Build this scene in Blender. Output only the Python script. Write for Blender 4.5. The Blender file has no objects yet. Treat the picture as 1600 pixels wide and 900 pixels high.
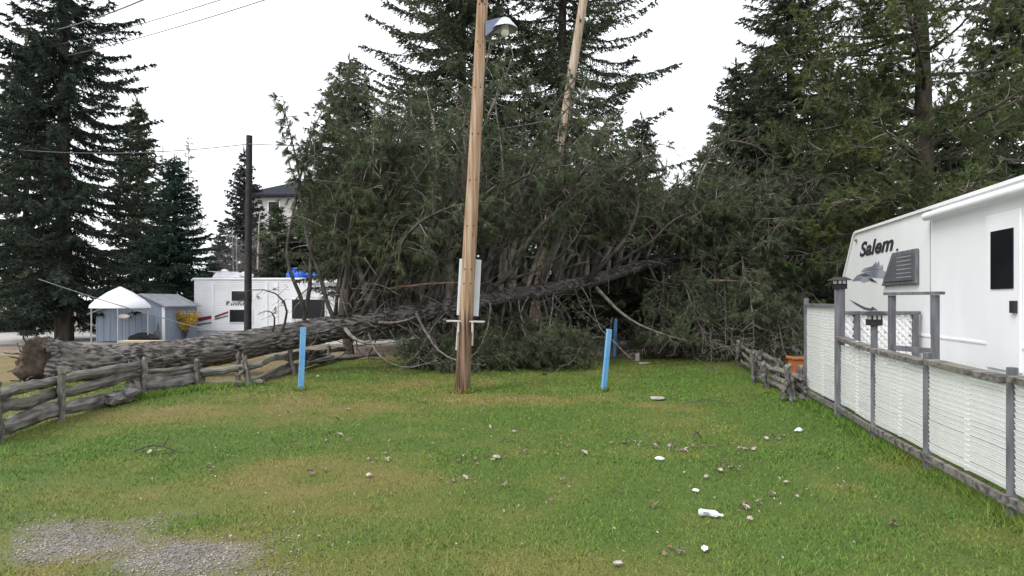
import bpy, bmesh, math, random
import numpy as np
from mathutils import Vector, Matrix

# ------------------------------------------------------------------ camera, sky, sun, exposure
SC = bpy.context.scene
COL = SC.collection
F, H0, CZ = 950.0, 470.0, 1.6          # focal length in photo pixels, horizon row, eye height
def W(px, py, d):                       # photo pixel + real distance -> place in the world
    return np.array([(px-800)/F*d, d, CZ-(py-H0)/F*d])
def G(px, py):                          # pixel on level ground -> place in the world
    d = CZ*F/(py-H0)
    return np.array([(px-800)/F*d, d, 0.0])

cam = bpy.data.cameras.new('camera'); camo = bpy.data.objects.new('camera', cam); COL.objects.link(camo)
cam.sensor_width = 36; cam.lens = F/1600*36; cam.shift_y = (H0-450)/1600
cam.clip_start = 0.05; cam.clip_end = 2000
camo.location = (0, 0, CZ); camo.rotation_euler = (math.radians(90), 0, 0)
SC.camera = camo

SUN_EL, SUN_AZ = 52, 232               # degrees; azimuth clockwise from +Y (behind the viewer, a little left)
world = bpy.data.worlds.new('World'); SC.world = world; world.use_nodes = True
wn = world.node_tree; wn.nodes.clear()
sky = wn.nodes.new('ShaderNodeTexSky'); sky.sky_type = 'NISHITA'; sky.sun_disc = False
sky.sun_elevation = math.radians(SUN_EL); sky.sun_rotation = math.radians(SUN_AZ)
sky.air_density = 1.0; sky.dust_density = 6.0
bw = wn.nodes.new('ShaderNodeRGBToBW'); wn.links.new(sky.outputs[0], bw.inputs[0])
mx = wn.nodes.new('ShaderNodeMix'); mx.data_type = 'RGBA'; mx.inputs[0].default_value = 0.9   # cloud deck: the sky's colour is lost
wn.links.new(sky.outputs[0], mx.inputs[6]); wn.links.new(bw.outputs[0], mx.inputs[7])
mx2 = wn.nodes.new('ShaderNodeMix'); mx2.data_type = 'RGBA'; mx2.inputs[0].default_value = 0.8  # and so is its gradient
mx2.inputs[7].default_value = (10.2, 10.5, 11.0, 1)
wn.links.new(mx.outputs[2], mx2.inputs[6])
bg = wn.nodes.new('ShaderNodeBackground'); bg.inputs[1].default_value = 0.12
wo = wn.nodes.new('ShaderNodeOutputWorld')
wn.links.new(mx2.outputs[2], bg.inputs[0]); wn.links.new(bg.outputs[0], wo.inputs[0])

sl = bpy.data.lights.new('sun', 'SUN'); sl.energy = 1.5; sl.angle = math.radians(25); sl.color = (1.0, .97, .92)
so = bpy.data.objects.new('sun', sl); COL.objects.link(so)
az, el = math.radians(SUN_AZ), math.radians(SUN_EL)
sdir = Vector((math.sin(az)*math.cos(el), math.cos(az)*math.cos(el), math.sin(el)))
so.rotation_euler = sdir.to_track_quat('Z', 'Y').to_euler(); so.location = (-10, -10, 30)
SC.view_settings.view_transform = 'Standard'; SC.view_settings.look = 'None'
SC.view_settings.gamma = 1; SC.view_settings.use_curve_mapping = False
SC.view_settings.exposure = 0.62

# ------------------------------------------------------------------ helpers
RNG = np.random.default_rng(7)
random.seed(7)
def nrm(a):
    return a/np.maximum(np.linalg.norm(a, axis=-1, keepdims=True), 1e-9)
def runit(n, rng):
    return nrm(rng.normal(size=(n, 3)))
def _h(ix, iy, iz):
    n = (ix*374761393 + iy*668265263 + iz*2147483647*3 + 1013904223) & 0xffffffff
    n = ((n ^ (n >> 13))*1274126177) & 0xffffffff
    n = ((n ^ (n >> 16))*2246822519) & 0xffffffff
    return (n & 0xffff)/65535.0
def vnoise(p):                          # value noise, 0..1
    p = np.asarray(p, float); i = np.floor(p).astype(np.int64); f = p-i; f = f*f*(3-2*f)
    r = 0
    for dx in (0, 1):
        for dy in (0, 1):
            for dz in (0, 1):
                w = (f[..., 0] if dx else 1-f[..., 0])*(f[..., 1] if dy else 1-f[..., 1])*(f[..., 2] if dz else 1-f[..., 2])
                r = r + w*_h(i[..., 0]+dx, i[..., 1]+dy, i[..., 2]+dz)
    return r
def fbm(p, o=4):
    p = np.asarray(p, float); r = 0; a = .5; s = 0
    for k in range(o):
        r = r+a*vnoise(p*2**k+k*17.3); s += a; a *= .5
    return r/s

def link(o, parent=None):
    COL.objects.link(o)
    if parent is not None: o.parent = parent
    return o
def tag(o, label=None, cat=None, group=None, kind=None):
    if label: o['label'] = label
    if cat: o['category'] = cat
    if group: o['group'] = group
    if kind: o['kind'] = kind
    return o
def thing(name, label, cat, loc=(0, 0, 0), rz=0, group=None):
    o = bpy.data.objects.new(name, None); o.empty_display_size = .2
    o.location = tuple(float(v) for v in loc); o.rotation_euler = (0, 0, rz)
    link(o); return tag(o, label, cat, group)
def mesh_np(name, V, faces_flat, counts, m, smooth=False):
    V = np.ascontiguousarray(V, dtype=np.float32); me = bpy.data.meshes.new(name)
    ff = np.ascontiguousarray(faces_flat, dtype=np.int32).ravel(); counts = np.asarray(counts, dtype=np.int32)
    me.vertices.add(len(V)); me.vertices.foreach_set('co', V.ravel())
    me.loops.add(len(ff)); me.loops.foreach_set('vertex_index', ff)
    me.polygons.add(len(counts)); st = np.concatenate([[0], np.cumsum(counts)[:-1]]).astype(np.int32)
    me.polygons.foreach_set('loop_start', st)
    try: me.polygons.foreach_set('loop_total', counts)
    except Exception: pass
    me.update(calc_edges=True)
    if smooth: me.polygons.foreach_set('use_smooth', np.ones(len(counts), dtype=bool))
    me.validate()
    if m is not None: me.materials.append(m)
    return me
def tris(name, V, m, parent=None):      # loose triangles
    n = len(V)//3
    return link(bpy.data.objects.new(name, mesh_np(name, V, np.arange(n*3), np.full(n, 3), m)), parent)
class MB:                               # collects shapes of ONE piece
    def __init__(s): s.v = []; s.f = []; s.n = 0
    def add(s, V, Fs):
        V = np.asarray(V, float); s.v.append(V); s.f += [[i+s.n for i in f] for f in Fs]; s.n += len(V); return s
    def box(s, c, size, R=None, taper=1.0):
        x, y, z = [q/2 for q in size]
        V = np.array([[-x, -y, -z], [x, -y, -z], [x, y, -z], [-x, y, -z], [-x*taper, -y*taper, z], [x*taper, -y*taper, z], [x*taper, y*taper, z], [-x*taper, y*taper, z]])
        if R is not None: V = V@np.array(R).T
        return s.add(V+np.asarray(c, float), [[0, 3, 2, 1], [4, 5, 6, 7], [0, 1, 5, 4], [1, 2, 6, 5], [2, 3, 7, 6], [3, 0, 4, 7]])
    def beam(s, a, b, w, h, up=(0, 0, 1)):  # box between two points
        a = np.asarray(a, float); b = np.asarray(b, float); t = nrm(b-a); sd = np.cross(t, up)
        if np.linalg.norm(sd) < 1e-4: sd = np.array([1., 0, 0])
        sd = nrm(sd); u = np.cross(sd, t); R = np.stack([sd, t, u], 1)
        return s.box((a+b)/2, (w, np.linalg.norm(b-a), h), R)
    def tube(s, pts, rad, n=10, rough=0, seed=0, cap=True, squash=None):
        pts = np.asarray(pts, float); k = len(pts); rad = np.broadcast_to(np.asarray(rad, float), (k,))
        T = np.gradient(pts, axis=0); T = nrm(T)
        ref = np.array([0, 0, 1.]) if abs(T[0][2]) < .9 else np.array([1., 0, 0])
        A = nrm(np.cross(T, ref)); B = np.cross(T, A)
        an = np.linspace(0, 2*np.pi, n, endpoint=False)
        ra = rad[:, None]*np.ones(n)[None]
        if rough:
            q = np.stack([np.cos(an)[None]*1.5+np.zeros((k, 1)), np.sin(an)[None]*1.5+np.zeros((k, 1)), np.arange(k)[:, None]*.6+np.zeros((1, n))], -1)+seed*13.7
            ra = ra*(1+rough*(fbm(q, 2)-.5)*2)
        sx, sy = squash if squash else (1, 1)
        V = pts[:, None]+ra[..., None]*(A[:, None]*np.cos(an)[None, :, None]*sx+B[:, None]*np.sin(an)[None, :, None]*sy)
        Fs = [[i*n+j, i*n+(j+1) % n, (i+1)*n+(j+1) % n, (i+1)*n+j] for i in range(k-1) for j in range(n)]
        if cap: Fs += [list(range(n))[::-1], [(k-1)*n+j for j in range(n)]]
        return s.add(V.reshape(-1, 3), Fs)
    def lathe(s, c, prof, n=20):            # (r, z) profile about a vertical axis
        c = np.asarray(c, float); an = np.linspace(0, 2*np.pi, n, endpoint=False)
        V = np.array([[r*math.cos(a), r*math.sin(a), z] for r, z in prof for a in an])+c; k = len(prof)
        Fs = [[i*n+j, i*n+(j+1) % n, (i+1)*n+(j+1) % n, (i+1)*n+j] for i in range(k-1) for j in range(n)]
        Fs += [list(range(n))[::-1], [(k-1)*n+j for j in range(n)]]
        return s.add(V, Fs)
    def prism(s, poly, O, U, V_, N, t):     # outline in (u, v), pushed t along N
        O, U, V_, N = [np.asarray(q, float) for q in (O, U, V_, N)]
        k = len(poly); P = np.array([O+U*a+V_*b for a, b in poly]); P2 = P+N*t
        return s.add(np.concatenate([P, P2]), [list(range(k))[::-1], [k+i for i in range(k)]]+[[i, (i+1) % k, k+(i+1) % k, k+i] for i in range(k)])
    def blob(s, c, r, rough=.3, seed=0, nu=16, nv=10, freq=1.6):
        c = np.asarray(c, float); r = np.asarray(r, float)*np.ones(3)
        th = np.linspace(0, np.pi, nv); ph = np.linspace(0, 2*np.pi, nu, endpoint=False)
        D = np.stack([np.sin(th)[:, None]*np.cos(ph), np.sin(th)[:, None]*np.sin(ph), np.cos(th)[:, None]*np.ones(nu)], -1)
        q = 1+rough*(fbm(D*freq+seed*9.1, 3)-.5)*2
        V = (c+D*q[..., None]*r).reshape(-1, 3)
        return s.add(V, [[i*nu+j, (i+1)*nu+j, (i+1)*nu+(j+1) % nu, i*nu+(j+1) % nu] for i in range(nv-1) for j in range(nu)])
    def data(s, name, m, smooth=False, bevel=0):
        V = np.concatenate(s.v); me = bpy.data.meshes.new(name); me.from_pydata([tuple(v) for v in V], [], s.f); me.validate()
        bm = bmesh.new(); bm.from_mesh(me)
        bmesh.ops.remove_doubles(bm, verts=bm.verts, dist=1e-5)
        bmesh.ops.recalc_face_normals(bm, faces=bm.faces)
        if bevel: bmesh.ops.bevel(bm, geom=list(bm.edges), offset=bevel, segments=1, affect='EDGES', clamp_overlap=True)
        bm.to_mesh(me); bm.free()
        if smooth:
            me.polygons.foreach_set('use_smooth', np.ones(len(me.polygons), dtype=bool))
            try: me.set_sharp_from_angle(angle=math.radians(40))
            except Exception: pass
        if m: me.materials.append(m)
        return me
    def build(s, name, m, parent=None, smooth=False, bevel=0):
        return link(bpy.data.objects.new(name, s.data(name, m, smooth, bevel)), parent)
def copy_tree(o, parent=None):
    c = o.copy(); link(c, parent)
    for ch in list(o.children): copy_tree(ch, c)
    return c

# ------------------------------------------------------------------ materials
def mat(name, c1, c2=None, scale=8, rough=.75, bump=0, stretch=(1, 1, 1), spec=.3, metal=0, detail=5, island=0, c3=None, s3=1.2, coord='Object', trans=0, lo=.35, hi=.65, thin=0):
    m = bpy.data.materials.new(name); m.use_nodes = True; nt = m.node_tree; N = nt.nodes; L = nt.links
    b = N['Principled BSDF']; b.inputs['Roughness'].default_value = rough; b.inputs['Metallic'].default_value = metal
    b.inputs['Specular IOR Level'].default_value = spec
    if trans: b.inputs['Transmission Weight'].default_value = trans
    if c2 is None: c2 = tuple(v*.85 for v in c1)
    tc = N.new('ShaderNodeTexCoord'); mp = N.new('ShaderNodeMapping'); mp.inputs['Scale'].default_value = stretch
    L.new(tc.outputs[coord], mp.inputs[0])
    nz = N.new('ShaderNodeTexNoise'); nz.inputs['Scale'].default_value = scale; nz.inputs['Detail'].default_value = detail
    L.new(mp.outputs[0], nz.inputs['Vector'])
    rp = N.new('ShaderNodeValToRGB'); rp.color_ramp.elements[0].position = lo; rp.color_ramp.elements[1].position = hi
    rp.color_ramp.elements[0].color = (*c1, 1); rp.color_ramp.elements[1].color = (*c2, 1)
    L.new(nz.outputs['Fac'], rp.inputs[0]); out = rp.outputs[0]
    if c3 is not None:
        n3 = N.new('ShaderNodeTexNoise'); n3.inputs['Scale'].default_value = s3; n3.inputs['Detail'].default_value = 6
        L.new(tc.outputs[coord], n3.inputs['Vector'])
        r3 = N.new('ShaderNodeValToRGB'); r3.color_ramp.elements[0].position = .5; r3.color_ramp.elements[1].position = .68
        L.new(n3.outputs['Fac'], r3.inputs[0])
        x3 = N.new('ShaderNodeMix'); x3.data_type = 'RGBA'; L.new(r3.outputs[0], x3.inputs[0]); L.new(out, x3.inputs[6]); x3.inputs[7].default_value = (*c3, 1); out = x3.outputs[2]
    if island:
        g = N.new('ShaderNodeNewGeometry'); hs = N.new('ShaderNodeHueSaturation')
        mr = N.new('ShaderNodeMapRange'); mr.inputs[3].default_value = 1-island; mr.inputs[4].default_value = 1+island
        L.new(g.outputs['Random Per Island'], mr.inputs[0]); L.new(mr.outputs[0], hs.inputs['Value']); L.new(out, hs.inputs['Color'])
        m2 = N.new('ShaderNodeMapRange'); m2.inputs[3].default_value = .5-.03*island; m2.inputs[4].default_value = .5+.03*island
        m3 = N.new('ShaderNodeMath'); m3.operation = 'FRACT'; m4 = N.new('ShaderNodeMath'); m4.operation = 'MULTIPLY'; m4.inputs[1].default_value = 7.31
        L.new(g.outputs['Random Per Island'], m4.inputs[0]); L.new(m4.outputs[0], m3.inputs[0]); L.new(m3.outputs[0], m2.inputs[0]); L.new(m2.outputs[0], hs.inputs['Hue'])
        out = hs.outputs[0]
    L.new(out, b.inputs['Base Color'])
    if thin:
        tr_ = N.new('ShaderNodeBsdfTranslucent'); L.new(out, tr_.inputs[0]); ms = N.new('ShaderNodeMixShader'); ms.inputs[0].default_value = thin
        L.new(b.outputs[0], ms.inputs[1]); L.new(tr_.outputs[0], ms.inputs[2]); L.new(ms.outputs[0], N['Material Output'].inputs['Surface'])
    if bump:
        bp = N.new('ShaderNodeBump'); bp.inputs['Strength'].default_value = bump; bp.inputs['Distance'].default_value = .02
        L.new(nz.outputs['Fac'], bp.inputs['Height']); L.new(bp.outputs[0], b.inputs['Normal'])
    return m
M = {}
M['bark'] = mat('bark', (.034, .030, .030), (.165, .152, .143), 3.6, .95, 1.0, (1.5, 5, 5), .08, detail=6, c3=(.095, .088, .08), s3=1.6, lo=.42, hi=.60)
M['limb'] = mat('limb', (.03, .026, .024), (.085, .075, .066), 6, .9, .4, spec=.15, c3=(.12, .11, .10), s3=2)
M['deadlimb'] = mat('deadlimb', (.10, .088, .076), (.24, .215, .19), 7, .9, .3, spec=.15)
M['redlimb'] = mat('redlimb', (.25, .12, .08), (.38, .24, .18), 7, .9, .2)
M['twig'] = mat('twig', (.10, .085, .07), (.22, .195, .17), 3, .9, island=.4)
M['needle'] = mat('needle', (.066, .088, .048), (.118, .146, .078), 1.2, .6, spec=.3, island=.6, c3=(.155, .182, .092), s3=.9, thin=.35)
M['needle_yellowgreen'] = mat('needle_yellowgreen', (.058, .086, .036), (.11, .142, .055), .9, .6, spec=.25, island=.5, c3=(.14, .165, .05), s3=.7, thin=.35)  # yellower needle colour of the standing pine
M['spruce'] = mat('spruce', (.056, .072, .043), (.10, .12, .072), 1.0, .65, spec=.25, island=.5, thin=.35)
M['spruce_dark'] = mat('spruce_dark', (.03, .044, .034), (.056, .076, .056), 1.0, .65, spec=.2, island=.4, thin=.35)
M['spruce_teal'] = mat('spruce_teal', (.034, .062, .047), (.062, .10, .075), 1.0, .65, spec=.2, island=.4, thin=.35)
M['spruce_far'] = mat('spruce_far', (.05, .062, .055), (.085, .098, .088), .8, .7, spec=.2, island=.3, thin=.35)
M['trunk'] = mat('trunk', (.05, .042, .036), (.12, .10, .085), 6, .95, .6, (1, 1, .3), .1)
M['bare'] = mat('bare', (.16, .145, .14), (.25, .23, .22), 2, .9, island=.3)
M['birch'] = mat('birch', (.55, .53, .50), (.28, .26, .24), 5, .8, stretch=(.6, .6, 3), lo=.5, hi=.75)
M['soil'] = mat('soil', (.055, .042, .033), (.12, .09, .066), 12, .95, 1.0)
M['rail'] = mat('rail', (.065, .060, .056), (.22, .205, .19), 2.0, .95, .8, (1.2, 9, 9), .1, detail=8, c3=(.17, .165, .135), s3=2.2)
M['log'] = mat('log', (.075, .07, .068), (.27, .255, .245), 2.2, .95, 1.0, (1.6, 7, 7), .1, detail=8)
M['siding'] = mat('siding', (.80, .81, .83), (.70, .71, .73), 1.2, .5, spec=.4)
M['rvwhite'] = mat('rvwhite', (.86, .87, .88), (.78, .785, .79), 1.1, .4, spec=.5, stretch=(1, 1, .35), detail=8)
M['skirt'] = mat('skirt', (.52, .52, .54), (.62, .62, .64), 2, .6)
M['trim'] = mat('trim', (.85, .85, .86), (.77, .77, .78), 2, .45)
M['glass'] = mat('glass', (.008, .009, .012), (.014, .015, .018), 2, .25, spec=.3)
M['tint_reflection'] = mat('tint_reflection', (.10, .105, .12), (.15, .155, .17), 2, .15, spec=.6)  # tinted pane; its lighter grey has a reflection put into the colour
M['red'] = mat('red', (.26, .03, .045), (.20, .03, .04), 3, .5)
M['teal'] = mat('teal', (.09, .13, .16), (.07, .10, .13), 3, .5)
M['ink'] = mat('ink', (.03, .03, .035), (.045, .045, .05), 3, .5)
M['greyprint'] = mat('greyprint', (.17, .18, .22), (.34, .36, .42), 2.2, .5, detail=2)
M['tarp'] = mat('tarp', (.015, .10, .52), (.02, .15, .68), 4, .4, .5, spec=.5)
M['whitetarp'] = mat('whitetarp', (.80, .81, .84), (.68, .69, .72), 3, .5, .4)
M['bluegrey'] = mat('bluegrey', (.22, .27, .35), (.27, .32, .40), 2, .7, stretch=(6, 6, .4))
M['greyroof'] = mat('greyroof', (.24, .24, .27), (.33, .33, .36), 5, .8)
M['shingle'] = mat('shingle', (.022, .023, .03), (.04, .042, .052), 5, 1.0, spec=.05)
M['cream'] = mat('cream', (.56, .55, .52), (.50, .49, .47), 2, .7)
M['yellowleaf'] = mat('yellowleaf', (.42, .27, .03), (.55, .38, .06), 3, .7, island=.4)
M['rustleaf'] = mat('rustleaf', (.20, .10, .045), (.32, .18, .08), 3, .8, island=.4)
M['lumber'] = mat('lumber', (.36, .29, .21), (.48, .40, .31), 3, .8, .2, (.5, 6, 6))
M['stake'] = mat('stake', (.10, .31, .60), (.17, .40, .68), 9, .6, .3, (1, 1, .3), c3=(.20, .36, .52), s3=9)
M['stakewood'] = mat('stakewood', (.16, .34, .58), (.35, .38, .40), 14, .8, .1, lo=.5, hi=.6)
M['greywood'] = mat('greywood', (.095, .095, .108), (.16, .16, .175), 5, .8, .3, (3, 3, .6))
M['palewood'] = mat('palewood', (.40, .37, .33), (.52, .49, .45), 6, .85, .3, (.8, 6, 6))
M['slat'] = mat('slat', (.88, .88, .88), (.80, .80, .79), 3, .55)
M['black'] = mat('black', (.018, .017, .02), (.035, .032, .034), 6, .7, .2)
M['lens'] = mat('lens', (.75, .76, .74), (.6, .6, .58), 4, .3)
M['terracotta'] = mat('terracotta', (.48, .16, .05), (.38, .12, .04), 6, .7, .2)
M['metal'] = mat('metal', (.42, .44, .50), (.55, .57, .62), 4, .38, metal=.6)
M['metalblue'] = mat('metalblue', (.13, .15, .22), (.18, .20, .27), 4, .45, metal=.3)
M['acrylic'] = mat('acrylic', (.62, .62, .54), (.72, .72, .66), 9, .2, spec=.6)
M['panelwhite'] = mat('panelwhite', (.66, .68, .72), (.58, .60, .64), 3, .5)
M['leaf'] = mat('leaf', (.14, .095, .07), (.26, .19, .145), 9, .8)
M['leafpale'] = mat('leafpale', (.30, .25, .21), (.46, .41, .37), 9, .8)
M['paper'] = mat('paper', (.82, .83, .84), (.66, .68, .70), 25, .6)
M['wire'] = mat('wire', (.10, .10, .115), (.13, .13, .14), 3, .6)
M['stone'] = mat('stone', (.22, .205, .185), (.36, .34, .31), 9, .9, .4)

def pole_material(name, low, high, zsplit):
    m = bpy.data.materials.new(name); m.use_nodes = True; nt = m.node_tree; N = nt.nodes; L = nt.links; b = N['Principled BSDF']
    b.inputs['Roughness'].default_value = .8; b.inputs['Specular IOR Level'].default_value = .2
    tc = N.new('ShaderNodeTexCoord'); mp = N.new('ShaderNodeMapping'); mp.inputs['Scale'].default_value = (14, 14, .55); L.new(tc.outputs['Object'], mp.inputs[0])
    nz = N.new('ShaderNodeTexNoise'); nz.inputs['Scale'].default_value = 1.6; nz.inputs['Detail'].default_value = 7; L.new(mp.outputs[0], nz.inputs['Vector'])
    def ramp(cols, src):
        r = N.new('ShaderNodeValToRGB'); e = r.color_ramp.elements
        e[0].position = cols[0][0]; e[0].color = (*cols[0][1], 1); e[1].position = cols[-1][0]; e[1].color = (*cols[-1][1], 1)
        for p, c in cols[1:-1]: q = e.new(p); q.color = (*c, 1)
        L.new(src, r.inputs[0]); return r.outputs[0]
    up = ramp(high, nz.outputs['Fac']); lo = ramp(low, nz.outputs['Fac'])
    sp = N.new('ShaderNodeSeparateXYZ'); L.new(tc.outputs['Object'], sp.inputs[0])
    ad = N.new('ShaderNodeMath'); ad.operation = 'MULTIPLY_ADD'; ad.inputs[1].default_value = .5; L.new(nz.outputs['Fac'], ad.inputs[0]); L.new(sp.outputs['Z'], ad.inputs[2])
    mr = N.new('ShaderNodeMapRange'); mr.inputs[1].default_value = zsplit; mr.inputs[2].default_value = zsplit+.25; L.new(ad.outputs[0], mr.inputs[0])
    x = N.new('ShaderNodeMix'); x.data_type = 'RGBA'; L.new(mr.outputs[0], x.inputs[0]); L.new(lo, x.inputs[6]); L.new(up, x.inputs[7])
    # knots
    mv = N.new('ShaderNodeMapping'); mv.inputs['Scale'].default_value = (5, 5, 1.6); L.new(tc.outputs['Object'], mv.inputs[0])
    vo = N.new('ShaderNodeTexVoronoi'); vo.inputs['Scale'].default_value = 1.7; L.new(mv.outputs[0], vo.inputs['Vector'])
    kr = N.new('ShaderNodeValToRGB'); kr.color_ramp.elements[0].position = .05; kr.color_ramp.elements[0].color = (.75, .75, .75, 1); kr.color_ramp.elements[1].position = .16; kr.color_ramp.elements[1].color = (0, 0, 0, 1)
    L.new(vo.outputs['Distance'], kr.inputs[0])
    y = N.new('ShaderNodeMix'); y.data_type = 'RGBA'; L.new(kr.outputs[0], y.inputs[0]); L.new(x.outputs[2], y.inputs[6]); y.inputs[7].default_value = (.10, .06, .035, 1)
    L.new(y.outputs[2], b.inputs['Base Color'])
    bp = N.new('ShaderNodeBump'); bp.inputs['Strength'].default_value = .35; bp.inputs['Distance'].default_value = .01; L.new(nz.outputs['Fac'], bp.inputs['Height']); L.new(bp.outputs[0], b.inputs['Normal'])
    return m
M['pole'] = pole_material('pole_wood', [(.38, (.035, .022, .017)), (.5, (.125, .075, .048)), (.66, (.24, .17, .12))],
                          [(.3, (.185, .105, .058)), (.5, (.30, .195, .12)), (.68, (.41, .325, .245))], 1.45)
M['pole2'] = pole_material('pole_wood_far', [(.3, (.20, .14, .10)), (.5, (.32, .25, .19)), (.7, (.42, .36, .30))],
                           [(.3, (.22, .15, .10)), (.5, (.36, .28, .21)), (.7, (.48, .42, .36))], 1.0)

def lawn_material(name, blade):
    m = bpy.data.materials.new(name); m.use_nodes = True; nt = m.node_tree; N = nt.nodes; L = nt.links; b = N['Principled BSDF']
    b.inputs['Roughness'].default_value = .75; b.inputs['Specular IOR Level'].default_value = .2
    a = N.new('ShaderNodeAttribute'); a.attribute_name = 'dry'
    ab = N.new('ShaderNodeAttribute'); ab.attribute_name = 'bare'
    geo = N.new('ShaderNodeNewGeometry')
    nz = N.new('ShaderNodeTexNoise'); nz.inputs['Scale'].default_value = 9 if not blade else 3; nz.inputs['Detail'].default_value = 6; L.new(geo.outputs['Position'], nz.inputs['Vector'])
    def ramp(cols, src):
        r = N.new('ShaderNodeValToRGB'); e = r.color_ramp.elements
        e[0].position = cols[0][0]; e[0].color = (*cols[0][1], 1); e[1].position = cols[-1][0]; e[1].color = (*cols[-1][1], 1)
        for p, c in cols[1:-1]: q = e.new(p); q.color = (*c, 1)
        L.new(src, r.inputs[0]); return r.outputs[0]
    if blade:
        ad = N.new('ShaderNodeMath'); ad.operation = 'MULTIPLY_ADD'; ad.inputs[1].default_value = .55; ad.use_clamp = True
        sb = N.new('ShaderNodeMath'); sb.operation = 'SUBTRACT'; sb.inputs[1].default_value = .5
        L.new(geo.outputs['Random Per Island'], sb.inputs[0]); L.new(sb.outputs[0], ad.inputs[0]); L.new(a.outputs['Fac'], ad.inputs[2]); f = ad.outputs[0]
        col = ramp([(0, (.098, .190, .032)), (.25, (.140, .208, .038)), (.5, (.192, .208, .049)), (.75, (.245, .205, .078)), (1, (.32, .255, .135))], f)
        L.new(col, b.inputs['Base Color'])
    else:
        ad = N.new('ShaderNodeMath'); ad.operation = 'MULTIPLY_ADD'; ad.inputs[1].default_value = .5; ad.use_clamp = True
        sb = N.new('ShaderNodeMath'); sb.operation = 'SUBTRACT'; sb.inputs[1].default_value = .5
        L.new(nz.outputs['Fac'], sb.inputs[0]); L.new(sb.outputs[0], ad.inputs[0]); L.new(a.outputs['Fac'], ad.inputs[2])
        col = ramp([(0, (.068, .105, .022)), (.3, (.10, .120, .028)), (.55, (.14, .13, .038)), (.8, (.175, .138, .058)), (1, (.20, .148, .078))], ad.outputs[0])
        vo = N.new('ShaderNodeTexVoronoi'); vo.inputs['Scale'].default_value = 70; L.new(geo.outputs['Position'], vo.inputs['Vector'])
        gc = ramp([(0, (.095, .082, .072)), (.5, (.18, .162, .148)), (1, (.30, .278, .26))], vo.outputs['Color'])
        n2 = N.new('ShaderNodeTexNoise'); n2.inputs['Scale'].default_value = 14; n2.inputs['Detail'].default_value = 8; L.new(geo.outputs['Position'], n2.inputs['Vector'])
        a2 = N.new('ShaderNodeMath'); a2.operation = 'ADD'; L.new(ab.outputs['Fac'], a2.inputs[0]); L.new(n2.outputs['Fac'], a2.inputs[1])
        mr = N.new('ShaderNodeMapRange'); mr.inputs[1].default_value = .70; mr.inputs[2].default_value = 1.25; L.new(a2.outputs[0], mr.inputs[0])
        x = N.new('ShaderNodeMix'); x.data_type = 'RGBA'; L.new(mr.outputs[0], x.inputs[0]); L.new(col, x.inputs[6]); L.new(gc, x.inputs[7])
        L.new(x.outputs[2], b.inputs['Base Color'])
        bp = N.new('ShaderNodeBump'); bp.inputs['Strength'].default_value = .6; bp.inputs['Distance'].default_value = .03; L.new(vo.outputs['Distance'], bp.inputs['Height']); L.new(bp.outputs[0], b.inputs['Normal'])
    return m
M['lawn'] = lawn_material('lawn', False); M['blade'] = lawn_material('grass_blade', True)

# ------------------------------------------------------------------ ground and lawn
def gz(x, y):
    x = np.asarray(x, float); y = np.asarray(y, float)
    h = (fbm(np.stack([x*.35, y*.35, x*0+3.3], -1), 3)-.5)*.10
    return h*np.clip((y-1)/3, 0, 1)
PATCH = [  # px, py, half-width px, half-height px, dryness
    (700, 632, 330, 16, .30), (1000, 632, 110, 13, .5), (480, 617, 90, 10, .35), (330, 650, 160, 14, .35), (420, 790, 260, 30, .35),
    (330, 850, 330, 70, .75), (620, 780, 160, 40, .35), (560, 870, 170, 45, .5), (240, 765, 60, 14, .5), (1010, 700, 160, 14, .2),
    (640, 600, 120, 16, .3), (1300, 760, 120, 18, .3), (900, 640, 330, 14, .3), (430, 585, 60, 12, .6), (1040, 575, 60, 8, .4), (800, 800, 200, 30, .2)]
GREEN = [(330, 680, 160, 18, .4), (800, 655, 110, 12, .5), (660, 665, 120, 14, .35), (1100, 600, 160, 18, .45), (1280, 660, 110, 50, .5), (1100, 800, 300, 110, .35), (300, 612, 110, 8, .4), (1250, 850, 180, 60, .25)]
BARE = [(260, 852, 120, 44, .55), (260, 895, 230, 30, .42), (130, 860, 150, 70, .6), (350, 830, 110, 12, .5), (390, 866, 90, 10, .45), (235, 770, 30, 6, .4), (1030, 623, 28, 4, .5), (470, 850, 120, 30, .25)]
def scr(x, y):
    return 800+x/np.maximum(y, .3)*F, H0+CZ*F/np.maximum(y, .3)
def field(lst, x, y):
    px, py = scr(x, y); r = np.zeros_like(px)
    for a, b, w, h, v in lst: r = r+v*np.exp(-(((px-a)/w)**2+((py-b)/h)**2))
    return r
def dryness(x, y):
    n = fbm(np.stack([x*.5, y*.9, x*0], -1), 4); n2 = fbm(np.stack([x*2.2, y*2.2, x*0+7], -1), 3)
    n3 = fbm(np.stack([x*.9+5, y*1.6, x*0+21], -1), 4)
    return np.clip(.24+(n-.5)*.7+(n2-.5)*.8+field(PATCH, x, y)*np.clip((n3-.22)*1.5, 0, 1.0)-field(GREEN, x, y)*(.2+1.0*n3), 0, 1)
def bareness(x, y):
    n2 = fbm(np.stack([x*1.6, y*2.6, x*0+11], -1), 4)
    return np.clip(field(BARE, x, y)*np.clip((n2-.30)*2.6, 0, 1.1), 0, .7)

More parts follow.
